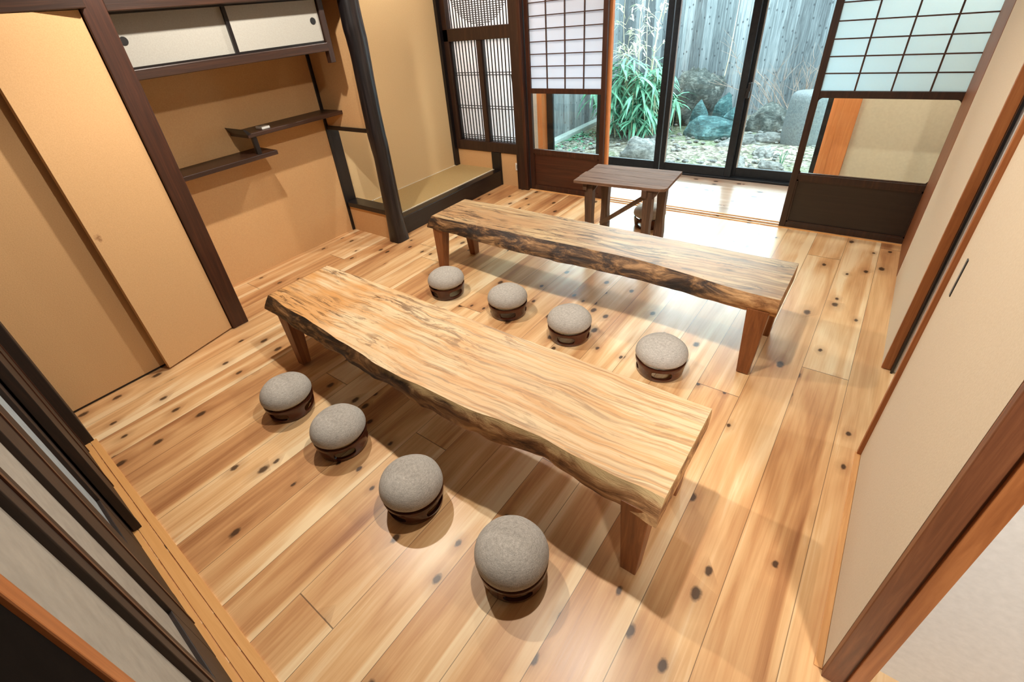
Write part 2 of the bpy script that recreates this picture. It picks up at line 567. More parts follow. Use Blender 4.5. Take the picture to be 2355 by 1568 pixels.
def bark_mat(name, seed, light_=False):
    m = M(name)
    mp = m.coord((3.2, 10, 12))
    f = m.noise(mp, 1.4, 8, 0.72, 0.7)
    g = m.noise(m.coord((0.9, 1, 1)), 1.7, 2)
    tc = m.n('ShaderNodeTexCoord')
    sp = m.n('ShaderNodeSeparateXYZ')
    m.l(tc.outputs['Object'], sp.inputs[0])
    # barkless, lighter wood towards the right-hand end of the slab
    side = m.math('ADD', m.math('MULTIPLY', sp.outputs[0], 0.5), m.math('MULTIPLY', g, 0.9))
    c1 = m.ramp(f, ((0.38, lin((26, 18, 12))), (0.48, lin((62, 42, 27))), (0.56, lin((126, 92, 58))), (0.66, lin((190, 146, 98)))))
    c2 = m.ramp(f, ((0.34, lin((70, 44, 26))), (0.46, lin((164, 116, 72))), (0.62, lin((222, 176, 122)))))
    k = m.ramp(side, ((0.45, (0, 0, 0)), (0.75, (1, 1, 1)))) if light_ else m.ramp(side, ((0.9, (0, 0, 0)), (1.2, (1, 1, 1))))
    band = m.ramp(m.math('ADD', sp.outputs[2], m.math('MULTIPLY_ADD', f, 0.10, -0.05)), ((0.372, (0, 0, 0)), (0.392, (1, 1, 1))))
    bm_ = m.math('MULTIPLY', band, m.ramp(m.math('ADD', sp.outputs[0], m.math('MULTIPLY', g, 0.5)), ((-0.1 + 0.1, (0, 0, 0)), (0.35, (1, 1, 1)))) if light_ else 0.0)
    cc = m.mix(m.math('MULTIPLY', bm_, 0.85), m.mix(k, c1, c2), lin((206, 178, 128)))
    m.bsdf(cc, 0.6, f, 0.6, 0.012)
    return m.m


m_bark1 = bark_mat('bark_edge', 0, True)
m_bark2 = bark_mat('dark_bark_edge', 3)
m_leg = mat_wood('table_leg_wood', (104, 58, 28), (132, 78, 40), (158, 98, 54), 2, 0.45)
m_old = mat_wood('weathered_table_wood', (78, 54, 40), (114, 84, 64), (146, 112, 88), 0, 0.72, **{'Specular IOR Level': 0.25})
m_oldleg = mat_wood('weathered_leg_wood', (56, 38, 28), (84, 60, 44), (112, 84, 62), 2, 0.5)
# garden


def stone_mat(name, a, b, c):
    m = M(name)
    f = m.noise(m.coord(), 5.0, 9, 0.72, 0.6)
    g = m.noise(m.coord((1, 1, 2.6)), 16.0, 6, 0.7)
    h = m.math('ADD', m.math('MULTIPLY', f, 0.6), m.math('MULTIPLY', g, 0.4))
    m.bsdf(m.ramp(h, ((0.38, lin(a)), (0.5, lin(b)), (0.62, lin(c)))), 0.9, h, 1.0, 0.05)
    return m.m


m_stone_g = stone_mat('grey_stone', (37, 41, 39), (75, 79, 75), (137, 137, 130))
m_stone_t = stone_mat('green_stone', (29, 53, 56), (56, 89, 91), (108, 142, 142))
m_stone_p = stone_mat('pale_stone', (63, 63, 61), (113, 113, 110), (163, 161, 156))
m_pillar = mat_plain('granite', (78, 82, 84), (110, 114, 114), 60, 0.9, 0.5)
m_leaf = mat_plain('bamboo_leaf', (52, 104, 76), (104, 160, 128), 6, 0.5, 0.0)
m_leafpale = mat_plain('pale_bamboo_leaf', (214, 220, 186), (244, 244, 224), 6, 0.5, 0.0)
m_stem = mat_plain('pale_stem', (176, 164, 132), (208, 196, 164), 20, 0.6, 0.1)
m_twig = mat_plain('brown_twig', (128, 104, 92), (164, 140, 124), 20, 0.8, 0.1)
m_curb = mat_plain('concrete', (140, 150, 146), (160, 168, 164), 30, 0.9, 0.3)

m = M('gravel')
vo = m.n('ShaderNodeTexVoronoi', feature='F1')
m.l(m.coord(), vo.inputs['Vector'])
vo.inputs['Scale'].default_value = 26
sepc = m.n('ShaderNodeSeparateColor')
m.l(vo.outputs['Color'], sepc.inputs[0])
big = m.noise(m.coord(), 1.4, 4)
c = m.ramp(sepc.outputs[0], ((0.0, lin((72, 67, 57))), (0.5, lin((120, 114, 100))), (1.0, lin((160, 155, 143)))))
c = m.mix(m.ramp(big, ((0.5, (0, 0, 0)), (0.62, (0.6, 0.6, 0.6)))), c, lin((92, 112, 76)))
m.bsdf(c, 0.95, vo.outputs['Distance'], 0.9, 0.03)
m_gravel = m.m


def fence_mat(name, axis):
    m = M(name)
    tc = m.n('ShaderNodeTexCoord')
    sp = m.n('ShaderNodeSeparateXYZ')
    m.l(tc.outputs['Object'], sp.inputs[0])
    u = sp.outputs[axis]
    us = m.math('DIVIDE', u, 0.17)
    idx = m.math('FLOOR', us)
    fr = m.math('FRACT', us)
    wn_ = m.n('ShaderNodeTexWhiteNoise', noise_dimensions='1D')
    m.l(idx, wn_.inputs['W'])
    g = m.n('ShaderNodeCombineXYZ')
    m.l(m.math('MULTIPLY', u, 45), g.inputs[0])
    m.l(m.math('MULTIPLY', sp.outputs[2], 1.6), g.inputs[1])
    m.l(m.math('MULTIPLY', wn_.outputs[0], 30), g.inputs[2])
    f = m.noise(g.outputs[0], 1.0, 6, 0.7, 1.0)
    t = m.math('ADD', m.math('MULTIPLY', f, 0.8), m.math('MULTIPLY', wn_.outputs[0], 0.25))
    c = m.ramp(t, ((0.34, lin((71, 74, 77))), (0.52, lin((111, 116, 119))), (0.72, lin((155, 158, 160)))))
    k = m.n('ShaderNodeCombineXYZ')
    m.l(m.math('MULTIPLY', u, 5), k.inputs[0])
    m.l(m.math('MULTIPLY', sp.outputs[2], 3.4), k.inputs[1])
    vo = m.n('ShaderNodeTexVoronoi', voronoi_dimensions='2D')
    m.l(k.outputs[0], vo.inputs['Vector'])
    vo.inputs['Scale'].default_value = 1.5
    c = m.mix(m.ramp(vo.outputs['Distance'], ((0.05, (0.8, 0.8, 0.8)), (0.11, (0, 0, 0)))), c, lin((52, 54, 58)))
    gap = m.math('LESS_THAN', fr, 0.035)
    c = m.mix(m.math('MULTIPLY', gap, 0.7), c, lin((60, 62, 64)))
    m.bsdf(c, 0.9, f, 0.3, 0.006)
    return m.m


m_fencex = fence_mat('weathered_boards_x', 0)
m_fencey = fence_mat('weathered_boards_y', 1)

# ------------------------------------------------------------------ ROOM SHELL
bm = new(); box(bm, -3.75, 1.75, -1.3, 3.93, -0.06, 0.0)
struct('floor', bm, m_floor)
bm = new(); box(bm, -3.75, 1.75, 3.945, 4.86, -0.06, 0.0)
struct('floor.001', bm, m_veranda)
bm = new(); box(bm, -4.2, 1.75, -1.3, 5.3, 2.45, 2.55)
struct('ceiling', bm, m_ceil)
# left wall: behind the doors, above them, behind the shelf recess, above the recess
bm = new()
box(bm, -3.20, -3.06, -0.20, 0.86, 0.0, 2.45)
box(bm, -3.06, -3.02, -0.20, 0.86, 1.86, 2.45)
box(bm, -3.75, -3.64, 0.86, 2.36, 0.0, 2.45)
box(bm, -3.64, -3.20, 0.84, 0.90, 0.0, 2.45)
box(bm, -3.42, -3.02, 0.965, 2.26, 1.80, 2.45)
struct('wall_left', bm, m_plaster)
# recess partition with its see-through opening (wall between shelf recess and display recess)
bm = new()
box(bm, -3.64, -3.05, 2.36, 2.44, 0.0, 0.225)
box(bm, -3.64, -3.05, 2.36, 2.44, 0.915, 2.45)
struct('wall_partition', bm, m_plaster)
bm = new()
box(bm, -3.645, -3.06, 2.345, 2.47, 0.225, 0.265, 0.004)
box(bm, -3.645, -3.06, 2.345, 2.44, 0.885, 0.915, 0.003)
box(bm, -3.66, -3.635, 2.345, 2.455, 0.265, 0.885, 0.003)
struct('trim_1', bm, m_black)
bm = new()
box(bm, -3.66, -3.628, 2.335, 2.362, 0.0, 1.50, 0.002)
struct('trim_2', bm, m_black)
# display recess back wall and the side by the lattice window
bm = new()
box(bm, -3.80, -3.70, 2.40, 3.95, 0.0, 2.45)
struct('wall_recess', bm, m_plaster2)
bm = new()
box(bm, -3.70, -3.665, 3.87, 3.93, 0.10, 1.9, 0.002)
struct('trim_3', bm, m_black)

# far wall pieces
bm = new()
box(bm, -3.70, -3.19, 3.93, 4.03, 0.0, 0.335)
box(bm, -3.075, -2.84, 3.93, 4.03, 0.0, 0.335)
struct('wall_far', bm, m_plaster)
bm = new(); box(bm, -3.80, 1.75, 3.90, 4.03, 1.86, 2.45)
struct('wall_far_upper', bm, m_plaster)
bm = new(); box(bm, -3.19, -3.075, 3.91, 4.02, 0.0, 0.335, 0.004)
struct('trim_4', bm, m_black)
bm = new(); box(bm, -2.838, -2.715, 3.87, 4.02, 0.0, 1.86, 0.004)
struct('trim_5', bm, m_dark)
bm = new()
box(bm, -2.745, -2.71, 3.868, 3.90, 0.0, 1.86, 0.003)
struct('trim_6', bm, m_red)
bm = new(); box(bm, -2.84, 0.32, 3.87, 4.02, 1.768, 1.87, 0.004)
struct('trim_7', bm, m_darkx)
# sill with grooves below the paper doors
bm = new()
box(bm, -2.715, 0.30, 3.905, 3.918, 0.0, 0.006)
box(bm, -2.715, 0.30, 3.955, 3.963, 0.0, 0.006)
box(bm, -2.715, 0.30, 3.999, 4.010, 0.0, 0.006)
struct('trim_8', bm, m_sill)

# recess beam above the doors on the left, and the brown post
bm = new(); box(bm, -3.06, -2.975, -0.10, 0.875, 1.768, 1.90, 0.004)
struct('trim_9', bm, m_darky)
bm = new(); box(bm, -3.12, -3.005, 0.857, 0.962, 0.0, 2.45, 0.005)
struct('trim_10', bm, m_post)
bm = new(); box(bm, -3.11, -3.01, 0.96, 2.46, 1.752, 1.88, 0.004)
struct('trim_11', bm, m_darky)

# ------------------------------------------------------------------ LEFT DOORS
r = sroot('door_1', (-3.0, 0.18, 0.012))
bm = new(); box(bm, -3.03, -3.0, -0.06, 0.435, 0.012, 1.766, 0.002)
struct('panel', bm, m_fusuma_tan, r)
bm = new(); box(bm, -3.028, -3.002, -0.06, 0.43, 0.002, 0.012)
struct('bottom_rail', bm, m_black, r)

hx, hy = -3.018, 0.852
ang = math.atan2(0.42 - hy, -2.925 - hx)
ln = math.hypot(0.42 - hy, -2.925 - hx)
r = sroot('door_2', (hx, hy, 0.012))
tx, ty = math.cos(ang), math.sin(ang)
nx, ny = -ty, tx                      # towards the room
if nx < 0:
    nx, ny = -nx, -ny


def door_box(bm, s0, s1, n0, n1, z0, z1, bev=0.0):
    vs_ = box(bm, s0, s1, n0, n1, z0, z1, bev)
    for v in bm.verts:
        if not v.tag:
            a, b = v.co.x, v.co.y
            v.co.x = hx + tx * a + nx * b
            v.co.y = hy + ty * a + ny * b
            v.tag = True


bm = new(); door_box(bm, 0.0, ln - 0.006, -0.026, 0.0, 0.012, 1.766)
struct('panel', bm, m_fusuma_stain, r)
bm = new(); door_box(bm, ln - 0.006, ln, -0.027, 0.001, 0.010, 1.768, 0.001)
struct('edge_band', bm, m_edge, r)
for hz in (0.24, 1.52):
    bm = new(); door_box(bm, 0.000, 0.016, -0.002, 0.007, hz - 0.045, hz + 0.045, 0.0015)
    struct('hinge', bm, m_hinge, r)

# ------------------------------------------------------------------ OVERHEAD CABINET in the shelf recess
t = thing('wall_cabinet', 'overhead cabinet with two white sliding doors, high in the tan recess', 'cabinet', (-3.35, 1.57, 1.455))
bm = new()
box(bm, -3.64, -3.10, 0.962, 2.18, 1.462, 1.478, 0.002)
box(bm, -3.14, -3.085, 0.962, 2.17, 1.456, 1.506, 0.004)
obj('bottom_shelf', bm, m_darky, t)
bm = new(); box(bm, -3.145, -3.10, 0.962, 2.165, 1.506, 1.516)
obj('lower_track', bm, m_blacky, t)
bm = new(); box(bm, -3.145, -3.092, 0.962, 2.165, 1.744, 1.756)
obj('upper_track', bm, m_blacky, t)
bm = new(); box(bm, -3.13, -3.086, 2.165, 2.205, 1.385, 1.756, 0.003)
obj('hanging_post', bm, m_dark, t)
bm = new(); box(bm, -3.13, -3.118, 0.966, 1.56, 1.516, 1.744)
d1 = obj('door', bm, m_cab_white, t)
d1['label'] = 'left white sliding door'
bm = new(); box(bm, -3.114, -3.102, 1.553, 2.16, 1.516, 1.744)
d2 = obj('door', bm, m_cab_white, t)
d2['label'] = 'right white sliding door, in front of the other'
bm = new()
box(bm, -3.115, -3.099, 1.545, 1.566, 1.514, 1.746, 0.001)
box(bm, -3.115, -3.101, 1.566, 2.16, 1.514, 1.519)
obj('stile', bm, m_black, d2)
for dd, yy, xx in ((d1, 1.008, -3.1175), (d2, 2.112, -3.1015)):
    bm = new()
    bmesh.ops.create_cone(bm, cap_ends=True, segments=28, radius1=0.021, radius2=0.019, depth=0.005,
                          matrix=Matrix.Translation((xx, yy, 1.632)) @ Matrix.Rotation(math.pi / 2, 4, 'Y'))
    obj('finger_pull', bm, m_iron, dd, smooth=30)

# ------------------------------------------------------------------ STAGGERED SHELVES
t = thing('staggered_shelf', 'dark wooden staggered shelf, two boards joined by a short strut in the tan recess', 'shelf', (-3.5, 1.62, 0.87))
bm = new()
box(bm, -3.64, -3.38, 1.57, 2.36, 1.012, 1.039, 0.003)
obj('upper_board', bm, m_darky, t)
bm = new()
sec = [(0.0, 0.0), (0.026, 0.004), (0.012, 0.020), (0.0, 0.034), (-0.020, 0.042), (-0.016, 0.030), (-0.008, 0.014)]
rings = [[bm.verts.new((x, 1.57 + a, 1.032 + b)) for a, b in sec] for x in (-3.64, -3.38)]
bm.faces.new(rings[0]); bm.faces.new(rings[1][::-1])
for i in range(len(sec)):
    bm.faces.new([rings[0][i], rings[0][(i + 1) % len(sec)], rings[1][(i + 1) % len(sec)], rings[1][i]])
obj('upturned_lip', bm, m_black, t)
bm = new(); box(bm, -3.64, -3.37, 0.962, 1.735, 0.868, 0.898, 0.003)
obj('lower_board', bm, m_darky, t)
bm = new(); box(bm, -3.42, -3.39, 1.60, 1.63, 0.898, 1.012, 0.002)
obj('strut', bm, m_black, t)

t = thing('paper_box', 'small white box lying on the upper dark shelf', 'box', (-3.47, 1.735, 1.039))
bm = new(); box(bm, -3.515, -3.425, 1.705, 1.765, 1.0392, 1.054, 0.002)
obj('carton', bm, m_plate, t)
bm = new(); box(bm, -3.508, -3.462, 1.711, 1.758, 1.054, 1.0545)
l_ = obj('printed_panel', bm, m_grey, t)
l_['label'] = 'grey printed patch on the lid'

# ------------------------------------------------------------------ LOG PILLAR
t = thing('log_pillar', 'black natural log pillar beside the raised tatami recess', 'pillar', (-3.05, 2.385, 0.0))
bm = new()
prof = [(0.0, 0.000, 0.072), (0.03, 0.0, 0.071), (0.15, 0.0, 0.070), (0.30, 0.0, 0.069), (0.50, 0.001, 0.068), (0.70, 0.003, 0.066),
        (0.80, 0.0, 0.069), (0.86, -0.004, 0.069), (1.0, -0.003, 0.067), (1.2, 0.0, 0.067), (1.40, 0.004, 0.068), (1.50, 0.003, 0.071),
        (1.57, -0.003, 0.072), (1.66, -0.003, 0.070), (1.9, 0.0, 0.070), (2.2, 0.004, 0.069), (2.45, 0.0, 0.068)]
zz = [i * 2.45 / 90 for i in range(91)]
NS = 28
rings = []
for z in zz:
    for (a, b) in zip(prof, prof[1:]):
        if a[0] <= z <= b[0] + 1e-6:
            k = (z - a[0]) / (b[0] - a[0])
            k = k * k * (3 - 2 * k)
            dy = a[1] + (b[1] - a[1]) * k
            rr = a[2] + (b[2] - a[2]) * k
            break
    ring = []
    for i in range(NS):
        th = i * 2 * math.pi / NS
        c, s_ = math.cos(th), math.sin(th)
        sq = max(0.0, 1 - z / 0.22)                       # squared foot
        e = 1.0 / max(abs(c), abs(s_))
        q = (1 - sq) + sq * min(e, 1.22) * 0.95
        n_ = 1 + 0.035 * noise.noise(Vector((c * 1.5, s_ * 1.5, z * 2.2)))
        ring.append(bm.verts.new((-3.05 + c * rr * q * n_, 2.385 + dy + s_ * rr * q * n_, z)))
    rings.append(ring)
for a, b in zip(rings, rings[1:]):
    for i in range(NS):
        bm.faces.new([a[i], a[(i + 1) % NS], b[(i + 1) % NS], b[i]])
bm.faces.new(rings[0][::-1]); bm.faces.new(rings[-1])
obj('trunk', bm, m_log, t, smooth=40)

# ------------------------------------------------------------------ RAISED DISPLAY PLATFORM
t = thing('alcove_platform', 'raised display platform with a tatami top and black front board, under the lattice window', 'platform', (-3.38, 3.18, 0.0))
bm = new(); box(bm, -3.165, -3.078, 2.44, 3.91, 0.0, 0.158, 0.005)
obj('front_board', bm, m_blacky, t)
bm = new(); box(bm, -3.70, -3.165, 2.44, 3.93, 0.10, 0.160)
obj('tatami_top', bm, m_tatami, t)
for xs in ((-3.178, -3.163), (-3.70, -3.684)):
    bm = new()
    n_ = 74
    for i in range(n_):
        y0 = 2.446 + i * (3.905 - 2.446) / n_
        box(bm, xs[0], xs[1], y0, y0 + 0.0128, 0.158, 0.1635)
    obj('edging', bm, m_trimcloth, t)

# ------------------------------------------------------------------ LATTICE WINDOW
r = sroot('window_1', (-3.27, 3.95, 0.335))
bm = new()
box(bm, -3.70, -2.84, 3.915, 3.99, 0.335, 0.432, 0.004)
box(bm, -3.70, -2.84, 3.915, 3.99, 1.352, 1.458, 0.004)
box(bm, -3.70, -3.605, 3.915, 3.99, 0.432, 1.86, 0.004)
struct('frame', bm, m_dark, r)
bm = new(); box(bm, -3.268, -3.212, 3.925, 3.985, 0.432, 1.352, 0.003)
struct('mullion', bm, m_dark, r)
for (x0, x1, n_) in ((-3.605, -3.268, 8), (-3.212, -2.84, 9)):
    bm = new()
    box(bm, x0, x0 + 0.014, 3.935, 3.975, 0.432, 1.352)
    for i in range(n_):
        x = x0 + 0.014 + (i + 0.8) * (x1 - x0 - 0.014) / n_
        if n_ == 9 and i == 7:
            box(bm, x - 0.0042, x + 0.0042, 3.962, 3.970, 0.432, 0.768)
            box(bm, x - 0.0042, x + 0.0042, 3.962, 3.970, 1.05, 1.352)
            beam(bm, (x - 0.02, 3.964, 1.052), (x + 0.022, 3.964, 0.77), 0.009, 0.008, (0, 1, 0))
            continue
        box(bm, x - 0.0042, x + 0.0042, 3.962, 3.970, 0.432, 1.352)
    for z in (1.075, 1.053, 0.772, 0.748, 0.484, 0.464, 0.444):
        box(bm, x0, x1, 3.958, 3.963, z - 0.0032, z + 0.0032)
    struct('lower_lattice', bm, m_black, r)
bm = new()
n_ = 22
for i in range(n_):
    x = -3.605 + (i + 0.6) * 0.765 / n_
    box(bm, x - 0.0042, x + 0.0042, 3.962, 3.970, 1.458, 1.86)
cxm, czm, rm = -3.222, 1.84, 0.372
z = 1.47
while z < 1.86:
    hw = math.sqrt(max(0.0, rm * rm - (z - czm) ** 2))
    if hw > 0.01:
        box(bm, cxm - hw, cxm + hw, 3.958, 3.963, z - 0.003, z + 0.003)
    z += 0.0165
struct('upper_lattice', bm, m_black, r)
bm = new(); box(bm, -3.605, -2.84, 3.975, 3.978, 0.432, 1.86)
struct('paper_screen', bm, m_paper3, r)

t = thing('wall_outlet', 'small white outlet plate on the tan wall below the lattice window', 'outlet', (-2.862, 3.925, 0.175))
bm = new(); box(bm, -2.895, -2.845, 3.921, 3.930, 0.172, 0.246, 0.003)
obj('plate', bm, m_plate, t)
bm = new(); box(bm, -2.883, -2.857, 3.919, 3.9215, 0.190, 0.228, 0.001)
obj('socket', bm, m_cab_white, t)


# ------------------------------------------------------------------ PAPER DOORS (snow-viewing type)
def shoji(name, x0, x1, y0, paper, glass_round, wood, panelmat, vx, hz0, cut=None):
    y1 = y0 + 0.032
    r = sroot(name, ((x0 + x1) / 2, y0, 0.006))
    bm = new()
    sw = 0.040
    xr = x1 - sw
    box(bm, x0, x0 + sw, y0, y1, 0.006, 1.766, 0.002)
    box(bm, xr, x1, y0, y1, 0.006, 1.766, 0.002)
    box(bm, x0 + sw, xr, y0 + 0.002, y1 - 0.002, 0.006, 0.045, 0.002)
    box(bm, x0 + sw, xr, y0 + 0.002, y1 - 0.002, 0.365, 0.405, 0.002)
    box(bm, x0 + sw, xr, y0 + 0.002, y1 - 0.002, 0.90, 0.942, 0.002)
    box(bm, x0 + sw, xr, y0 + 0.002, y1 - 0.002, 1.73, 1.766, 0.002)
    struct('frame', bm, wood, r)
    bm = new(); box(bm, x0 + sw, xr, y0 + 0.013, y0 + 0.019, 0.045, 0.365)
    struct('lower_panel', bm, panelmat, r)
    bm = new()
    bw = 0.010
    box(bm, x0 + sw, xr, y0 + 0.004, y0 + 0.012, 0.045, 0.055)
    box(bm, x0 + sw, xr, y0 + 0.004, y0 + 0.012, 0.353, 0.365)
    box(bm, x0 + sw, x0 + sw + bw, y0 + 0.004, y0 + 0.012, 0.045, 0.365)
    box(bm, xr - bw, xr, y0 + 0.004, y0 + 0.012, 0.045, 0.365)
    struct('panel_beading', bm, wood, r)
    bm = new(); box(bm, x0 + sw, xr, y0 + 0.016, y0 + 0.020, 0.405, 0.90)
    struct('glass_pane', bm, m_glass2, r)
    if glass_round:
        bm = new()
        ra = 0.03
        for (cx_, cz_, a0) in ((x0 + sw + ra, 0.405 + ra, math.pi), (xr - ra, 0.405 + ra, 1.5 * math.pi), (xr - ra, 0.90 - ra, 0), (x0 + sw + ra, 0.90 - ra, 0.5 * math.pi)):
            cor = (x0 + sw if cx_ < (x0 + xr) / 2 else xr, 0.405 if cz_ < 0.65 else 0.90)
            for yy in (y0 + 0.010, y0 + 0.024):
                pts = [bm.verts.new((cor[0], yy, cor[1]))] + [bm.verts.new((cx_ + ra * math.cos(a0 + k * math.pi / 16), yy, cz_ + ra * math.sin(a0 + k * math.pi / 16))) for k in range(9)]
                bm.faces.new(pts)
        box(bm, x0 + sw, xr, y0 + 0.008, y0 + 0.024, 0.403, 0.412)
        struct('pane_rim', bm, wood, r)
    bm = new()
    for x in vx:
        box(bm, x - 0.0045, x + 0.0045, y0 + 0.006, y0 + 0.016, 0.942, 1.73)
    z = hz0
    while z < 1.72:
        box(bm, x0 + sw, xr, y0 + 0.004, y0 + 0.014, z - 0.0035, z + 0.0035)
        z += 0.0945
    struct('lattice', bm, m_darkx, r)
    bm = new(); box(bm, x0 + sw, xr, y0 + 0.018, y0 + 0.0195, 0.942, 1.73)
    struct('paper_screen', bm, paper, r)
    return r


shoji('door_3', -2.705, -1.925, 3.918, m_paper, False, m_red, m_brownpanel, (-2.492, -2.311, -2.131), 1.026)
shoji('door_4', -0.455, 0.325, 3.918, m_paper2, True, m_dark, m_darkpanel, (-0.235, -0.053, 0.128), 1.042)
# a second leaf stacked behind the left one, its outer stile just showing
r = sroot('door_5', (-2.28, 3.965, 0.006))
bm = new()
box(bm, -1.945, -1.905, 3.963, 3.995, 0.006, 1.766, 0.002)
struct('stile', bm, m_newpost, r)  # bright cedar colour stands in for window light on this edge

# ------------------------------------------------------------------ RIGHT WALL
bm = new(); box(bm, 0.283, 0.42, 3.42, 3.93, 0.0, 2.45, 0.004)
struct('trim_12', bm, m_stile2)
bm = new(); box(bm, 0.255, 0.36, 0.89, 3.93, 1.77, 1.88, 0.004)
struct('trim_13', bm, m_stile)
bm = new(); box(bm, 0.283, 0.42, 0.89, 3.93, 1.88, 2.45)
struct('wall_right', bm, m_plaster2)
r = sroot('door_6', (0.30, 3.06, 0.004))
bm = new(); box(bm, 0.285, 0.316, 2.432, 3.42, 0.004, 1.768)
struct('panel', bm, m_fusuma_cream, r)
bm = new(); box(bm, 0.284, 0.3185, 2.413, 2.432, 0.004, 1.768, 0.001)
struct('stile', bm, m_stile, r)
# black jamb strip and white post, toned as the gap's shade and lit streak
bm = new(); box(bm, 0.319, 0.3275, 2.39, 2.44, 0.0, 1.77, 0.002)
struct('trim_14', bm, m_black)
bm = new(); box(bm, 0.3285, 0.43, 2.40, 2.48, 0.0, 2.45, 0.006)
struct('trim_15', bm, m_white)
r = sroot('door_7', (0.275, 1.35, 0.004))
bm = new(); box(bm, 0.268, 0.292, 0.905, 1.78, 0.006, 1.768)
struct('panel', bm, m_fusuma_cream, r)
bm = new(); box(bm, 0.254, 0.292, 1.78, 1.803, 0.004, 1.768, 0.002)
struct('stile', bm, m_stile, r)
bm = new()
pts = [(0.262, 1.79, 0.865), (0.262, 1.79, 0.73)]
box(bm, 0.2655, 0.269, 1.664, 1.680, 0.790, 0.905, 0.001)
struct('finger_pull', bm, m_iron, r)
bm = new(); box(bm, 0.248, 0.268, 0.90, 1.79, 0.0, 0.004, 0.001)
struct('trim_16', bm, m_silly)
bm = new(); box(bm, 0.268, 0.332, 0.882, 0.904, 0.0, 2.45, 0.002)
struct('trim_17', bm, m_post2)
bm = new(); box(bm, 0.313, 0.345, 0.872, 0.904, 0.0, 2.45, 0.002)
struct('trim_18', bm, m_stile)
bm = new(); box(bm, 0.330, 1.75, 0.985, 1.03, 0.0, 2.45)
struct('wall_hall', bm, m_white)
bm = new()
box(bm, 1.70, 1.78, -1.3, 3.95, 0.0, 2.45)
box(bm, 0.43, 1.70, 2.46, 2.54, 0.0, 2.45)
box(bm, -3.75, 1.78, -1.38, -1.3, 0.0, 2.45)
box(bm, -3.83, -3.75, -1.3, 0.86, 0.0, 2.45)
box(bm, 1.10, 1.18, 3.93, 4.95, 0.0, 2.45)
struct('wall_near', bm, m_ceil)

# ------------------------------------------------------------------ NEAR WALL: sliding doors with dark frames
bm = new(); box(bm, -3.06, -2.655, -0.10, -0.045, 0.0, 2.45, 0.004)
struct('trim_19', bm, m_dark2)
bm = new()
box(bm, -2.66, 0.20, -0.062, -0.036, 0.0, 0.004)
box(bm, -2.66, 0.20, -0.100, -0.066, 0.0, 0.003)
box(bm, -2.66, 0.20, -0.150, -0.104, 0.0, 0.003)
struct('trim_20', bm, m_sill)
r = sroot('door_8', (-2.4, -0.09, 0.003))
bm = new()
box(bm, -1.935, -1.90, -0.114, -0.086, 0.003, 1.768, 0.002)
box(bm, -2.655, -1.935, -0.112, -0.088, 0.003, 1.768, 0.002)
struct('frame', bm, m_dark2, r)
bm = new()
box(bm, -2.60, -2.585, -0.089, -0.084, 0.003, 1.768)
box(bm, -2.25, -2.235, -0.089, -0.084, 0.003, 1.768)
struct('batten', bm, m_post, r)
YN = -0.120
r = sroot('door_9', (-1.1, YN, 0.003))
bm = new()
box(bm, -2.0, -1.80, YN - 0.030, YN, 0.003, 1.768, 0.002)
box(bm, -1.50, -1.18, YN - 0.030, YN, 0.003, 1.768, 0.002)
box(bm, -0.905, -0.785, YN - 0.030, YN, 0.003, 1.768, 0.002)
box(bm, -1.80, -0.20, YN - 0.029, YN - 0.001, 0.003, 0.30, 0.002)
struct('frame', bm, m_dark2, r)
bm = new(); box(bm, -0.520, -0.482, YN - 0.030, YN + 0.001, 0.003, 1.768, 0.002)
struct('stile', bm, m_stile, r)
bm = new()
box(bm, -1.36, -1.34, YN - 0.004, YN + 0.003, 0.003, 1.768)
box(bm, -0.855, -0.840, YN - 0.004, YN + 0.003, 0.003, 1.768)
struct('batten', bm, m_post, r)
bm = new(); box(bm, -1.80, -1.50, YN - 0.020, YN - 0.012, 0.30, 1.768)
struct('bluish_panel', bm, m_blue, r)
for xs in ((-1.18, -0.905), (-0.785, -0.520)):
    bm = new(); box(bm, xs[0], xs[1], YN - 0.020, YN - 0.012, 0.30, 1.768)
    struct('grey_panel', bm, m_grey, r)
bm = new(); box(bm, -0.482, -0.22, YN - 0.030, YN - 0.004, 0.003, 2.0, 0.003)
struct('trim_21', bm, m_ink)
bm = new(); box(bm, -3.06, -0.2, -0.16, -0.04, 1.77, 2.45)
struct('wall_near_upper', bm, m_ceil)

# ------------------------------------------------------------------ VERANDA: glass doors
YG = 4.87
bm = new()
box(bm, -3.14, -0.40, YG - 0.01, YG + 0.10, -0.03, 0.020, 0.003)
struct('trim_22', bm, m_alum)
bm = new()
box(bm, -3.14, -0.40, YG - 0.01, YG + 0.10, 1.80, 1.88, 0.003)
struct('trim_23', bm, m_alum)
bm = new(); box(bm, -3.80, 1.75, YG - 0.02, YG + 0.10, 1.88, 2.45)
struct('wall_veranda_upper', bm, m_white)


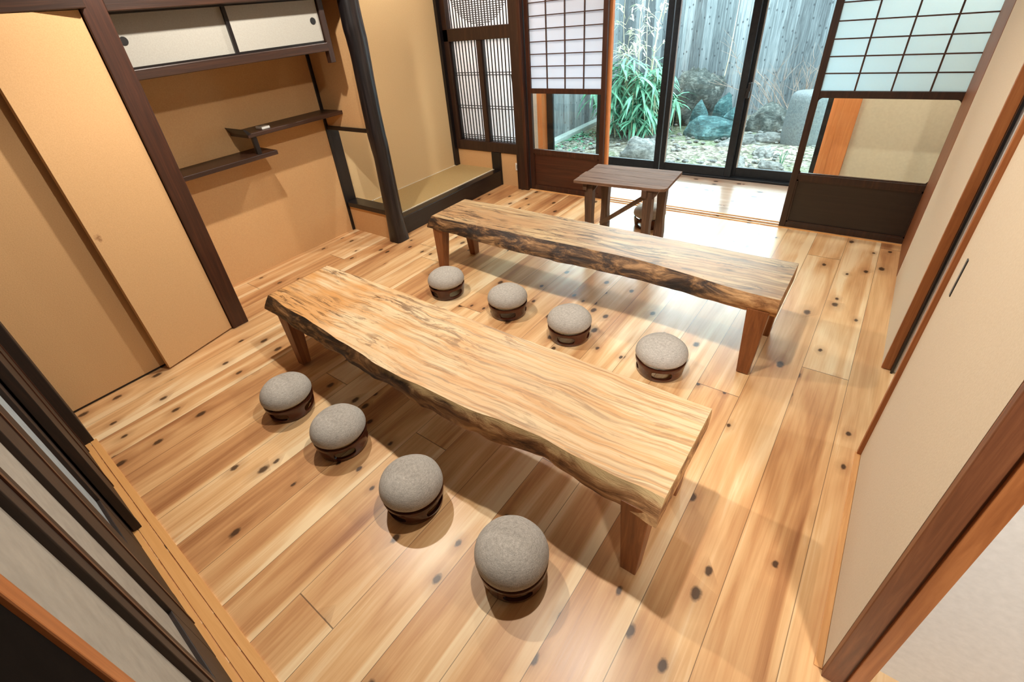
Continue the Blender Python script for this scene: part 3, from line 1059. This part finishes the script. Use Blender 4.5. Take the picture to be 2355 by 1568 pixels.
def sash(name, x0, x1, y, wl, wr, lock=False, silver=None):
    r = sroot(name, ((x0 + x1) / 2, y, 0.02))
    bm = new()
    box(bm, x0, x0 + wl, y, y + 0.034, 0.022, 1.80, 0.003)
    box(bm, x1 - wr, x1, y, y + 0.034, 0.022, 1.80, 0.003)
    box(bm, x0 + wl, x1 - wr, y + 0.002, y + 0.032, 0.022, 0.106, 0.003)
    box(bm, x0 + wl, x1 - wr, y + 0.002, y + 0.032, 1.75, 1.80, 0.003)
    struct('frame', bm, m_alum, r)
    bm = new(); box(bm, x0 + wl, x1 - wr, y + 0.014, y + 0.018, 0.106, 1.75)
    struct('glass_pane', bm, m_glass, r)
    if silver is not None:
        bm = new(); box(bm, silver, silver + 0.010, y - 0.003, y + 0.010, 0.106, 1.75)
        struct('edge_strip', bm, m_silver, r)
    if lock:
        bm = new()
        box(bm, x0 + 0.012, x0 + 0.040, y - 0.022, y - 0.001, 0.765, 0.845, 0.004)
        beam(bm, (x0 + 0.026, y - 0.026, 0.80), (x0 + 0.062, y - 0.028, 0.845), 0.012, 0.016, (0, 1, 0), 0.003)
        struct('crescent_lock', bm, m_iron, r)


sash('window_2', -3.135, -2.42, YG + 0.045, 0.080, 0.060)
sash('window_3', -2.48, -1.765, YG, 0.070, 0.055, silver=None)
sash('window_4', -1.755, -1.065, YG, 0.050, 0.060, silver=-1.708)
sash('window_5', -1.085, -0.405, YG + 0.045, 0.048, 0.045, lock=False, silver=-1.036)
bm = new()
box(bm, -1.062, -1.034, YG - 0.016, YG + 0.02, 0.72, 0.80, 0.004)
box(bm, -1.052, -1.026, YG - 0.022, YG + 0.02, 0.775, 0.845, 0.005)
tag(obj('window_lock', bm, m_iron, origin=(-1.048, YG, 0.72)), 'black crescent lock on the meeting stiles of the veranda glass doors', 'lock')
bm = new(); box(bm, -0.405, -0.222, YG - 0.05, YG + 0.10, 0.0, 1.9, 0.004)
box(bm, -0.34, -0.335, YG - 0.053, YG - 0.049, 0.0, 1.9)
struct('trim_24', bm, m_newpost)
bm = new(); box(bm, -3.205, -3.138, YG - 0.05, YG + 0.10, 0.0, 1.9, 0.004)
struct('trim_25', bm, m_newpost)
bm = new()
box(bm, -0.222, 1.2, YG - 0.01, YG + 0.08, 0.0, 1.9)
struct('wall_veranda', bm, m_cream)
bm = new()
box(bm, -3.80, -3.205, YG - 0.01, YG + 0.08, 0.0, 1.9)
box(bm, -3.80, -3.72, 3.96, YG, 0.0, 2.45)
struct('wall_veranda_end', bm, m_white)


# ------------------------------------------------------------------ BENCH TABLES
def interp(tab, x):
    if x <= tab[0][0]:
        return tab[0][1]
    for (a, b) in zip(tab, tab[1:]):
        if x <= b[0]:
            k = (x - a[0]) / (b[0] - a[0])
            k = k * k * (3 - 2 * k)
            return a[1] + (b[1] - a[1]) * k
    return tab[-1][1]


def slab(name, label, x0, x1, skew0, skew1, top_n, bot_n, top_f, bot_f, zt, zb, mtop, mbark, legs, amp, seed):
    """top_n etc.: tables of the y of each long edge against x; zt, zb: heights as functions of x"""
    loc = ((x0 + x1) / 2, (top_n[0][1] + top_f[0][1]) / 2, 0.0)
    t = thing(name, label, 'table', loc, 'long live-edge bench tables')
    bm = new()
    N = 150
    rings = []
    for i in range(N + 1):
        u = i / N
        x = x0 + (x1 - x0) * u
        nz = lambda k, f: noise.noise(Vector((x * f, k * 7.3 + seed, seed)))
        a = interp(top_n, x) + amp * (0.010 * nz(1, 3) + 0.006 * nz(2, 9))
        b = interp(bot_n, x) + amp * (0.012 * nz(3, 4) + 0.010 * nz(4, 11))
        c = interp(top_f, x) + amp * (0.008 * nz(5, 3) + 0.006 * nz(6, 10))
        d = interp(bot_f, x) + amp * (0.010 * nz(7, 4) + 0.006 * nz(8, 9))
        Zt, Zb = zt(x), zb(x) + amp * 0.007 * nz(9, 5)
        sec = []
        K = 9
        for k in range(K + 1):              # near edge, top to bottom
            q = k / K
            bul = math.sin(q * math.pi) * (0.010 + 0.008 * nz(10, 5))
            rg = 0.006 * noise.noise(Vector((x * 18, q * 4, seed + 3))) * min(1, 4 * q) * amp
            sec.append((a + (b - a) * q - bul + rg, Zt + (Zb - Zt) * q))
        for k in range(1, 4):               # underside
            q = k / 4
            sec.append((b + (d - b) * q, Zb))
        for k in range(K + 1):              # far edge, bottom to top
            q = k / K
            bul = math.sin(q * math.pi) * 0.012
            sec.append((d + (c - d) * q + bul, Zb + (Zt - Zb) * q))
        for k in range(1, 8):               # top
            q = k / 8
            sec.append((c + (a - c) * q, Zt))
        e = 1 - u
        ring = []
        for (yy, z_) in sec:
            xx = x + (yy - a) * (skew0 * max(0, 1 - u * 6) + skew1 * max(0, 1 - e * 6))
            if u == 0:
                xx += 0.05 * (Zt - z_) / (Zt - Zb) * (-1)
            ring.append(bm.verts.new((xx, yy, z_)))
        rings.append(ring)
    S = len(rings[0])
    K = 9
    for p, q in zip(rings, rings[1:]):
        for k in range(S):
            f = bm.faces.new([p[k], p[(k + 1) % S], q[(k + 1) % S], q[k]])
            top = k >= 2 * K + 4 or k == S - 1
            f.material_index = 0 if top else 1
    for ring in (rings[0][::-1], rings[-1]):
        f = bm.faces.new(ring)
        f.material_index = 1
    obj('tabletop', bm, [mtop, mbark], t, smooth=38)
    for (ax, ay, tx_, ty_, zl) in legs:
        bm = new()
        w = 0.052
        beam(bm, (ax, ay, 0.0), (tx_, ty_, zl), w, w, (0, 1, 0), 0.003, 0.092, 0.082)
        obj('leg', bm, m_leg, t)
    return t


slab('bench_table', 'long pale live-edge bench table nearest the camera, grey stools on both sides',
     -2.417, -0.205, 0.0, 0.0,
     [(-2.417, 0.920), (-2.1, 0.893), (-1.71, 0.866), (-1.32, 0.843), (-1.02, 0.850), (-0.71, 0.882), (-0.204, 0.879)],
     [(-2.46, 0.905), (-2.1, 0.872), (-1.74, 0.858), (-1.4, 0.846), (-1.14, 0.824), (-0.85, 0.830), (-0.65, 0.872), (-0.206, 0.842)],
     [(-2.417, 1.318), (-0.205, 1.303)], [(-2.417, 1.325), (-0.205, 1.300)],
     lambda x: 0.40, lambda x: 0.312, m_slab1, m_bark1,
     [(-0.272, 0.872, -0.275, 0.895, 0.335), (-0.27, 1.235, -0.275, 1.235, 0.335),
      (-2.262, 0.912, -2.29, 0.935, 0.335), (-2.27, 1.25, -2.29, 1.255, 0.335)], 1.0, 1.7)
slab('bench_table', 'long brown live-edge bench table farther from the camera, before the small square table',
     -2.385, -0.162, 0.0, 0.0,
     [(-2.385, 2.190), (-0.93, 2.190), (-0.164, 2.098)],
     [(-2.385, 2.170), (-1.66, 2.125), (-0.87, 2.135), (-0.168, 2.090)],
     [(-2.385, 2.560), (-0.16, 2.490)], [(-2.385, 2.555), (-0.16, 2.480)],
     lambda x: 0.406 + 0.007 * (x + 1.27), lambda x: 0.318 + 0.007 * (x + 1.27), m_slab2, m_bark2,
     [(-0.232, 2.075, -0.235, 2.120, 0.34), (-0.222, 2.445, -0.23, 2.43, 0.34),
      (-2.345, 2.195, -2.335, 2.215, 0.33), (-2.28, 2.480, -2.30, 2.48, 0.33)], 0.7, 9.2)

# ------------------------------------------------------------------ STOOLS
RC, H1, H2 = 0.1233, 0.0769, 0.1766


def ring_with_windows():
    bm = new()
    prof = [(0.098, 0.0), (0.106, 0.001), (0.110, 0.006), (0.114, 0.030), (0.118, 0.060), (0.1205, 0.074), (0.1195, 0.080), (0.114, 0.082),
            (0.108, 0.080), (0.106, 0.060), (0.102, 0.030), (0.098, 0.012), (0.096, 0.004), (0.098, 0.0)]
    n = 96
    rings = [[bm.verts.new((r_2 * math.cos(k * 2 * math.pi / n), r_2 * math.sin(k * 2 * math.pi / n), z)) for k in range(n)] for r_2, z in prof[:-1]]
    L = len(rings)
    for i in range(L):
        a, b = rings[i], rings[(i + 1) % L]
        for k in range(n):
            bm.faces.new([a[k], a[(k + 1) % n], b[(k + 1) % n], b[k]])
    bmesh.ops.recalc_face_normals(bm, faces=bm.faces[:])
    me = bpy.data.meshes.new('ring_tmp')
    bm.to_mesh(me); bm.free()
    ring = bpy.data.objects.new('ring_tmp', me)
    COL.objects.link(ring)
    bm = new()
    for q in range(4):
        th = q * math.pi / 2 + math.radians(20)
        # rounded slot cut radially through the wall
        out, inn = [], []
        for k in range(28):
            a = k * 2 * math.pi / 28
            ca, sa = math.cos(a), math.sin(a)
            px = 0.052 * math.copysign(abs(ca) ** 0.55, ca)
            pz = 0.0225 * math.copysign(abs(sa) ** 0.6, sa)
            for lst, rad in ((out, 0.15), (inn, 0.06)):
                sc_ = rad / 0.115
                x_, y_ = rad, px * (1.15 if rad > 0.1 else 0.7)
                lst.append(bm.verts.new((x_ * math.cos(th) - y_ * math.sin(th), x_ * math.sin(th) + y_ * math.cos(th), 0.0425 + pz)))
        bm.faces.new(out); bm.faces.new(inn[::-1])
        for k in range(28):
            bm.faces.new([out[k], inn[k], inn[(k + 1) % 28], out[(k + 1) % 28]])
    bmesh.ops.recalc_face_normals(bm, faces=bm.faces[:])
    mc = bpy.data.meshes.new('cut_tmp')
    bm.to_mesh(mc); bm.free()
    cut = bpy.data.objects.new('cut_tmp', mc)
    COL.objects.link(cut)
    md = ring.modifiers.new('b', 'BOOLEAN')
    md.operation = 'DIFFERENCE'
    md.solver = 'EXACT'
    md.object = cut
    dg = bpy.context.evaluated_depsgraph_get()
    dg.update()
    res = bpy.data.meshes.new_from_object(ring.evaluated_get(dg))
    bpy.data.objects.remove(ring)
    bpy.data.objects.remove(cut)
    return res


base_me = ring_with_windows()
base_me.name = 'ceramic_base'
base_me.materials.clear()
base_me.materials.append(m_ceramic)
base_me.shade_smooth()
base_me.set_sharp_from_angle(angle=math.radians(42))

bm = new()
fz, ex = 0.30, 0.74
zc = H1 + (H2 - H1) * fz
prof = [(0.0, H1 + 0.001), (0.09, H1 + 0.001)]
for k in range(28):
    a = -0.95 + (math.pi / 2 + 0.95) * k / 27
    ca = max(math.cos(a), 0.0)
    r_2 = RC * (ca ** (ex if a > 0 else 0.8))
    z = zc + ((H2 - zc) * math.sin(a) if a > 0 else (zc - H1) / math.sin(0.95) * math.sin(a))
    prof.append((r_2 if k < 27 else 0.0, z))
lathe(bm, prof, 64)
for v in bm.verts:
    p = v.co
    v.co = p * (1 + 0.012 * noise.noise(p * 14) * (1 if p.z > H1 + 0.01 else 0))
bmesh.ops.recalc_face_normals(bm, faces=bm.faces[:])
cush_me = bpy.data.meshes.new('cushion')
bm.to_mesh(cush_me); bm.free()
cush_me.materials.append(m_felt)
cush_me.shade_smooth()

S_NEAR = 'grey felt stools in front of the near bench table'
S_FAR = 'grey felt stools between the two bench tables'
SPOTS = [
    (-1.982, 0.655, 10, 'round grey felt stool in front of the near bench, farthest left of that row', S_NEAR),
    (-1.556, 0.657, 40, 'round grey felt stool in front of the near bench, second from the left', S_NEAR),
    (-1.061, 0.635, 75, 'round grey felt stool in front of the near bench, third from the left', S_NEAR),
    (-0.584, 0.634, 25, 'largest-looking grey felt stool, closest to the camera in front of the near bench', S_NEAR),
    (-2.051, 1.915, 55, 'grey felt stool between the two benches, beside the left front leg of the far bench', S_FAR),
    (-1.548, 1.928, 15, 'grey felt stool between the two benches, second from the left', S_FAR),
    (-1.099, 1.900, 0, 'grey felt stool between the two benches, third from the left', S_FAR),
    (-0.572, 1.882, 5, 'grey felt stool between the two benches, farthest right of that row', S_FAR),
    (-1.315, 3.545, 62, 'grey felt stool standing alone behind the small square table by the veranda', None),
]
proto = None
for (x, y, a, lab, grp) in SPOTS:
    if proto is None:
        o = thing('stool', lab, 'stool', (x, y, 0), grp)
        for nm, me in (('ceramic_base', base_me), ('cushion', cush_me)):
            c = bpy.data.objects.new(nm, me)
            COL.objects.link(c)
            c.parent = o
        proto = o
    else:
        o = proto.copy()
        COL.objects.link(o)
        o.location = (x, y, 0)
        o['label'] = lab
        if grp:
            o['group'] = grp
        elif 'group' in o:
            del o['group']
        for ch in list(proto.children):
            c = ch.copy()
            COL.objects.link(c)
            c.parent = o
    o.rotation_euler = (0, 0, math.radians(a))

# ------------------------------------------------------------------ SMALL TABLE
HT = 0.495
t = thing('small_table', 'small weathered plank table with a diagonal brace, standing before the veranda', 'table', (-1.37, 3.21, 0.0))
edge = [(-1.690, 2.985), (-1.34, 3.005), (-1.075, 3.022), (-1.045, 3.035), (-1.034, 3.06), (-1.050, 3.24), (-1.066, 3.43), (-1.40, 3.418), (-1.705, 3.402), (-1.700, 3.20)]
for i in range(4):
    y0, y1 = 2.97 + i * 0.118, 2.97 + (i + 1) * 0.118 - 0.0035
    # clip the outline to this board
    def clip(poly, lim, keep_above):
        out = []
        for p, q in zip(poly, poly[1:] + poly[:1]):
            ip = (p[1] >= lim) == keep_above
            iq = (q[1] >= lim) == keep_above
            if ip:
                out.append(p)
            if ip != iq:
                k = (lim - p[1]) / (q[1] - p[1])
                out.append((p[0] + (q[0] - p[0]) * k, lim))
        return out
    pl = clip(clip(edge, y0, True), y1, False)
    if len(pl) < 3:
        continue
    jig = (0.0, -0.006, 0.004, -0.003)[i]
    bm = new()
    lo = [bm.verts.new((px + (jig if px < -1.5 else 0), py, HT - 0.020)) for px, py in pl]
    hi = [bm.verts.new((px + (jig if px < -1.5 else 0), py, HT)) for px, py in pl]
    bm.faces.new(lo[::-1]); bm.faces.new(hi)
    for k in range(len(pl)):
        bm.faces.new([lo[k], lo[(k + 1) % len(pl)], hi[(k + 1) % len(pl)], hi[k]])
    obj('top_plank', bm, m_old, t)
LEG = {'A': (-1.592, 3.055), 'B': (-1.604, 3.345), 'C': (-1.150, 3.055), 'D': (-1.158, 3.345)}
for k, (x, y) in LEG.items():
    bm = new()
    pr = [(0.0, 0.031), (0.05, 0.033), (0.10, 0.030), (0.17, 0.026), (0.26, 0.027), (0.34, 0.031), (0.42, 0.030), (HT - 0.02, 0.029)]
    rings = []
    for z, w in pr:
        rings.append([bm.verts.new((x + sx * w, y + sy * 0.024, z)) for sx, sy in ((-1, -1), (1, -1), (1, 1), (-1, 1))])
    bm.faces.new(rings[0][::-1]); bm.faces.new(rings[-1])
    for a, b in zip(rings, rings[1:]):
        for i in range(4):
            bm.faces.new([a[i], a[(i + 1) % 4], b[(i + 1) % 4], b[i]])
    obj('leg', bm, m_oldleg, t)
for xs in ((-1.632, -1.602), (-1.190, -1.155)):
    bm = new(); box(bm, xs[0], xs[1], 3.015, 3.385, HT - 0.075, HT - 0.020, 0.003)
    obj('end_rail', bm, m_oldleg, t)
for x, s_ in ((-1.563, 1), (-1.121, 1)):
    bm = new()
    p = [(x, 3.045), (x + 0.045, 3.045), (x + 0.020, 3.045), (x, 3.045)]
    z = [HT - 0.02, HT - 0.02, HT - 0.06, HT - 0.085]
    a = [bm.verts.new((p[i][0], 3.040, z[i])) for i in range(4)]
    b = [bm.verts.new((p[i][0], 3.062, z[i])) for i in range(4)]
    bm.faces.new(a); bm.faces.new(b[::-1])
    for i in range(4):
        bm.faces.new([a[i], a[(i + 1) % 4], b[(i + 1) % 4], b[i]])
    obj('bracket', bm, m_oldleg, t)
bm = new()
beam(bm, (-1.625, 3.315, 0.05), (-1.165, 3.085, 0.425), 0.022, 0.030, (0, 0, 1), 0.003)
obj('diagonal_brace', bm, m_oldleg, t)

# ------------------------------------------------------------------ GARDEN
G = -0.35
bm = new()
NX, NY = 60, 60
gx0, gx1, gy0, gy1 = -6.5, 2.5, 4.98, 10.5
gv = [[None] * (NY + 1) for _ in range(NX + 1)]
for i in range(NX + 1):
    for j in range(NY + 1):
        x = gx0 + (gx1 - gx0) * i / NX
        y = gy0 + (gy1 - gy0) * j / NY
        z = G + 0.05 * noise.noise(Vector((x * 0.9, y * 0.9, 2))) + 0.02 * noise.noise(Vector((x * 4, y * 4, 5)))
        gv[i][j] = bm.verts.new((x, y, z))
for i in range(NX):
    for j in range(NY):
        bm.faces.new([gv[i][j], gv[i + 1][j], gv[i + 1][j + 1], gv[i][j + 1]])
ground = struct('ground', bm, m_gravel, smooth=60)
bm = new(); box(bm, -4.4, 2.4, 9.35, 9.40, G - 0.05, 2.0)
o = tag(obj('wooden_fence', bm, m_fencex, origin=(-1.0, 9.37, G)), 'tall grey fence of weathered upright boards at the back of the garden', 'fence')
bm = new(); box(bm, -4.30, -4.25, 5.0, 9.34, G - 0.05, 2.0)
tag(obj('wooden_fence', bm, m_fencey, origin=(-4.27, 7.2, G)), 'grey board fence along the left side of the garden', 'fence')
bm = new(); box(bm, -4.25, -4.12, 5.0, 9.34, G - 0.05, G + 0.07, 0.01)
tag(obj('garden_curb', bm, m_curb, origin=(-4.18, 7.2, G)), 'low concrete curb at the foot of the side fence', 'curb')


def rock(label, c, s, mat, seed, rough=0.35, flat=0.0, rz=0.0, sharp=False, name='rock', cat='rock', group=None):
    bm = new()
    bmesh.ops.create_icosphere(bm, subdivisions=4 if not sharp else 2, radius=1.0)
    for v in bm.verts:
        p = v.co.copy()
        n1 = noise.noise(p * 1.3 + Vector((seed, seed * 2, 0)))
        n2 = noise.noise(p * 3.4 + Vector((0, seed, seed)))
        n3 = noise.noise(p * 8.0 + Vector((seed, 0, 1)))
        if sharp:
            n2 = abs(n2) * 1.4 - 0.3
        v.co = p * (1 + rough * n1 + rough * 0.5 * n2 + rough * 0.18 * n3)
        if v.co.z < -0.5:
            v.co.z = -0.5
    R = Matrix.Rotation(rz, 3, 'Z')
    for v in bm.verts:
        q = Vector((v.co.x * s[0], v.co.y * s[1], (v.co.z + 0.5) / 1.5 * s[2]))
        v.co = R @ q + Vector(c)
    return tag(obj(name, bm, mat, origin=c, smooth=(0 if sharp else 60)), label, cat, group)


rock('large rough grey rock against the back fence beside the bamboo', (-2.66, 8.72, G - 0.05), (0.38, 0.30, 0.88), m_stone_g, 1.3, 0.46, rz=0.3)
rock('broad low green-grey rock in the middle of the garden', (-2.12, 7.80, G - 0.06), (0.36, 0.22, 0.36), m_stone_t, 4.4, 0.30, sharp=True)
rock('pointed green rock rising behind the broad green rock, left one', (-2.40, 8.20, G - 0.05), (0.14, 0.12, 0.46), m_stone_t, 7.7, 0.38, sharp=True)
rock('sharp triangular green rock behind the broad green rock, middle one', (-2.12, 8.42, G - 0.05), (0.16, 0.12, 0.54), m_stone_t, 11.2, 0.36, sharp=True)
rock('small blocky green rock beside the sharp green rocks, nearest the door frame', (-1.90, 8.12, G - 0.05), (0.12, 0.11, 0.40), m_stone_t, 14.9, 0.32, sharp=True)
rock('rounded grey boulder left of the stone pillar', (-1.46, 8.42, G - 0.06), (0.27, 0.22, 0.40), m_stone_g, 21.5, 0.22)
rock('pale angular rock close to the left glass panel, under the bamboo', (-2.62, 6.48, G - 0.06), (0.25, 0.22, 0.33), m_stone_p, 33.1, 0.26, rz=0.5)
FLAT = [
    ('flat pale stone before the stone pillar', (-1.28, 7.75), (0.22, 0.13, 0.15)),
    ('long flat stone in the gravel below the round boulder', (-1.62, 7.42), (0.26, 0.11, 0.13)),
    ('flat stone lying left of the young leafy plant', (-1.18, 7.02), (0.21, 0.11, 0.13)),
    ('low pale stone at the foot of the right glass panel', (-1.42, 6.62), (0.22, 0.10, 0.11)),
    ('flat stone directly beneath the young leafy plant', (-1.00, 6.52), (0.15, 0.09, 0.11)),
    ('small pale stone between the green rocks and the glass', (-1.52, 7.78), (0.13, 0.09, 0.10)),
    ('small dark stone under the arching bamboo leaves', (-2.75, 7.3), (0.12, 0.10, 0.13)),
]
for i, (lab, (x, y), s) in enumerate(FLAT):
    rock(lab, (x, y, G - 0.03), s, m_stone_p if i != 6 else m_stone_g, 40 + i * 3.3, 0.25, rz=i * 0.7)
random.seed(3)
bm = new()
for i in range(420):
    x, y = random.uniform(-4.0, 0.1), random.uniform(6.2, 9.2)
    s = random.uniform(0.02, 0.05)
    b2 = bmesh.ops.create_icosphere(bm, subdivisions=1, radius=s)
    k = random.uniform(0.4, 0.7)
    for v in b2['verts']:
        v.co = Vector((v.co.x * random.uniform(0.9, 1.2) + x, v.co.y + y, v.co.z * k + G + 0.02))
pb = obj('pebbles', bm, m_stone_p, ground)
pb['kind'] = 'stuff'

# stone pillar
t = thing('stone_pillar', 'upright rounded granite pillar in the garden, beside the right paper door', 'pillar', (-0.90, 7.75, G))
bm = new()
lathe(bm, [(0.0, 0.0), (0.245, 0.0), (0.25, 0.05), (0.245, 0.30), (0.235, 0.55), (0.22, 0.61), (0.18, 0.645), (0.0, 0.655)], 40)
for v in bm.verts:
    v.co *= 1 + 0.02 * noise.noise(v.co * 6)
    v.co += Vector((-0.90, 7.75, G))
obj('shaft', bm, m_pillar, t, smooth=50)


def blade(bm, base, dirn, ln_, wd, droop, mi=0):
    """a folded, arching bamboo leaf"""
    d = Vector(dirn).normalized()
    side = d.cross(Vector((0, 0, 1)))
    if side.length < 0.05:
        side = Vector((1, 0, 0))
    side.normalize()
    P = []
    for k in range(5):
        q = k / 4
        c = Vector(base) + d * (ln_ * q) + Vector((0, 0, -droop * ln_ * q * q))
        w = wd * (0.35, 1.0, 0.95, 0.6, 0.0)[k]
        up = Vector((0, 0, 0.25 * w))
        P.append((bm.verts.new(c - side * w + up), bm.verts.new(c), bm.verts.new(c + side * w + up)))
    for a, b in zip(P, P[1:]):
        bm.faces.new([a[0], a[1], b[1], b[0]])
        bm.faces.new([a[1], a[2], b[2], b[1]])


random.seed(11)
t = thing('dwarf_bamboo', 'dense clump of long green bamboo leaves behind the left glass panel', 'plant', (-3.35, 7.9, G))
bs, bl = new(), new()
for i in range(72):
    bx = max(-3.72, random.gauss(-3.28, 0.24))
    by = random.gauss(7.85, 0.22)
    h = random.uniform(0.22, 1.12)
    lean = Vector((random.uniform(-.25, .25), random.uniform(-.45, .15), 1))
    top = Vector((bx, by, G)) + lean * h
    tube(bs, [(bx, by, G - 0.03), Vector((bx, by, G)) + lean * (h * 0.5), top], [0.006, 0.005, 0.003], 5)
    for k in range(random.randint(9, 14)):
        a = random.uniform(0, 2 * math.pi)
        el = random.uniform(-0.5, 0.55)
        b_ = Vector((bx, by, G)) + lean * (h * random.uniform(0.72, 1.0))
        blade(bl, b_, (math.cos(a), math.sin(a) - 0.25, el), random.uniform(0.24, 0.42), random.uniform(0.015, 0.026), random.uniform(0.3, 0.95))
obj('stems', bs, m_stem, t)
obj('leaves', bl, m_leaf, t, smooth=180)

t = thing('tall_bamboo', 'slender pale bamboo with sparse yellow-white leaves rising above the green clump', 'plant', (-3.35, 8.15, G))
bs, bl = new(), new()
culms = [((-3.42, 8.2), (-3.00, 8.2, 1.9), 0.016), ((-3.55, 8.3), (-3.72, 8.1, 1.5), 0.008), ((-3.48, 8.1), (-3.40, 8.2, 2.0), 0.008), ((-3.38, 8.2), (-3.22, 8.0, 2.1), 0.007)]
for (b0, tp, r0) in culms:
    a = Vector((b0[0], b0[1], G - 0.03)); b = Vector(tp)
    pts = [a + (b - a) * (k / 6) + Vector((0.05 * math.sin(k * 1.1), 0, 0)) for k in range(7)]
    tube(bs, pts, [r0 * (1 - 0.09 * k) for k in range(7)], 6)
    for k in range(16):
        q = random.uniform(0.42, 0.95)
        p = a + (b - a) * q
        dv = Vector((random.uniform(-1, 0.7), random.uniform(-0.7, 0.4), random.uniform(0.1, 0.9))).normalized()
        e = p + dv * random.uniform(0.12, 0.32)
        tube(bs, [p, (p + e) / 2 + Vector((0, 0, 0.02)), e], [0.0035, 0.003, 0.002], 4)
        for j in range(random.randint(3, 6)):
            dd = (dv + Vector((random.uniform(-.9, .9), random.uniform(-.6, .6), random.uniform(-.9, .3)))).normalized()
            blade(bl, p + (e - p) * random.uniform(0.5, 1.0), dd, random.uniform(0.09, 0.19), random.uniform(0.007, 0.013), random.uniform(0.1, 0.5))
obj('stems', bs, m_stem, t)
obj('leaves', bl, m_leafpale, t, smooth=180)

t = thing('broad_leaf_plant', 'small plant with broad pointed leaves in front of the large rough rock', 'plant', (-2.72, 8.0, G))
bl = new()
for k in range(11):
    a = k * 0.62
    blade(bl, (-2.86, 8.0, G + 0.42 + 0.02 * (k % 3)), (math.cos(a), math.sin(a) * 0.7 - 0.2, 0.35 - 0.1 * (k % 4)), 0.30, 0.032, 0.4)
bs = new()
tube(bs, [(-2.86, 8.0, G - 0.03), (-2.87, 8.0, G + 0.2), (-2.86, 8.0, G + 0.43)], 0.010, 6)
obj('stem', bs, m_stem, t)
obj('leaves', bl, m_leaf, t, smooth=180)

bm = new()
tube(bm, [(-2.375, 9.2, G), (-2.40, 9.21, 0.1), (-2.365, 9.22, 0.5), (-2.355, 9.24, 0.95), (-2.36, 9.3, 1.5)], [0.010, 0.009, 0.008, 0.006, 0.005], 6)
tag(obj('thin_branch', bm, m_stem, origin=(-2.375, 9.2, G)), 'single thin pale branch leaning on the back fence', 'branch')

random.seed(5)
t = thing('bare_shrub', 'leafless brown twiggy shrub before the back fence, right of the glass door stile', 'shrub', (-1.35, 8.8, G))
bm = new()


def twig(p, d, ln_, r, depth):
    pts = [p]
    q = Vector(p)
    dd = Vector(d)
    for k in range(4):
        dd = (dd + Vector((random.uniform(-.25, .25), random.uniform(-.2, .2), random.uniform(-.1, .18)))).normalized()
        q = q + dd * ln_ / 4
        pts.append(q.copy())
    tube(bm, pts, [r * (1 - 0.18 * k) for k in range(5)], 4)
    if depth:
        for k in range(3):
            j = random.randint(1, 4)
            nd = (dd + Vector((random.uniform(-.9, .9), random.uniform(-.6, .4), random.uniform(-.3, .5)))).normalized()
            twig(pts[j], nd, ln_ * random.uniform(0.5, 0.75), r * 0.6, depth - 1)


for k in range(13):
    a = random.uniform(-1.0, 1.0)
    twig(Vector((-1.22 + random.uniform(-.18, .18), 8.75 + random.uniform(-.15, .15), G - 0.03)), (a * 0.9, random.uniform(-.3, .2), 1.0), random.uniform(0.5, 0.95), 0.008, 2)
obj('branches', bm, m_twig, t)

t = thing('young_plant', 'young leafy green plant among the flat stones, low in the right glass panel', 'plant', (-0.92, 6.72, G))
bs, bl = new(), new()
for k in range(6):
    a = k * 1.05
    e = Vector((-0.92 + 0.09 * math.cos(a), 6.72 + 0.07 * math.sin(a), G + 0.16 + 0.03 * (k % 2)))
    tube(bs, [(-0.92, 6.72, G - 0.03), ((-0.92 + e.x) / 2, (6.72 + e.y) / 2, G + 0.12), e], [0.004, 0.003, 0.002], 5)
    for j in range(3):
        blade(bl, e, (math.cos(a + j - 1), math.sin(a + j - 1), 0.2), 0.085, 0.018, 0.5)
obj('stems', bs, m_leaf, t)
obj('leaves', bl, m_leafpale, t, smooth=180)

random.seed(21)
bl = new()
for i in range(260):
    x, y = random.uniform(-4.1, -3.55), random.uniform(5.4, 7.6)
    if random.random() > 0.6:
        x = random.uniform(-4.1, -3.9)
    for j in range(4):
        a = random.uniform(0, 6.28)
        blade(bl, (x, y, G + 0.0), (math.cos(a), math.sin(a), random.uniform(0.2, 1.2)), random.uniform(0.04, 0.10), random.uniform(0.008, 0.018), 0.4)
tag(obj('ground_cover', bl, m_leaf, smooth=180), 'low green leafy ground cover along the side fence', 'ground cover', kind='stuff')
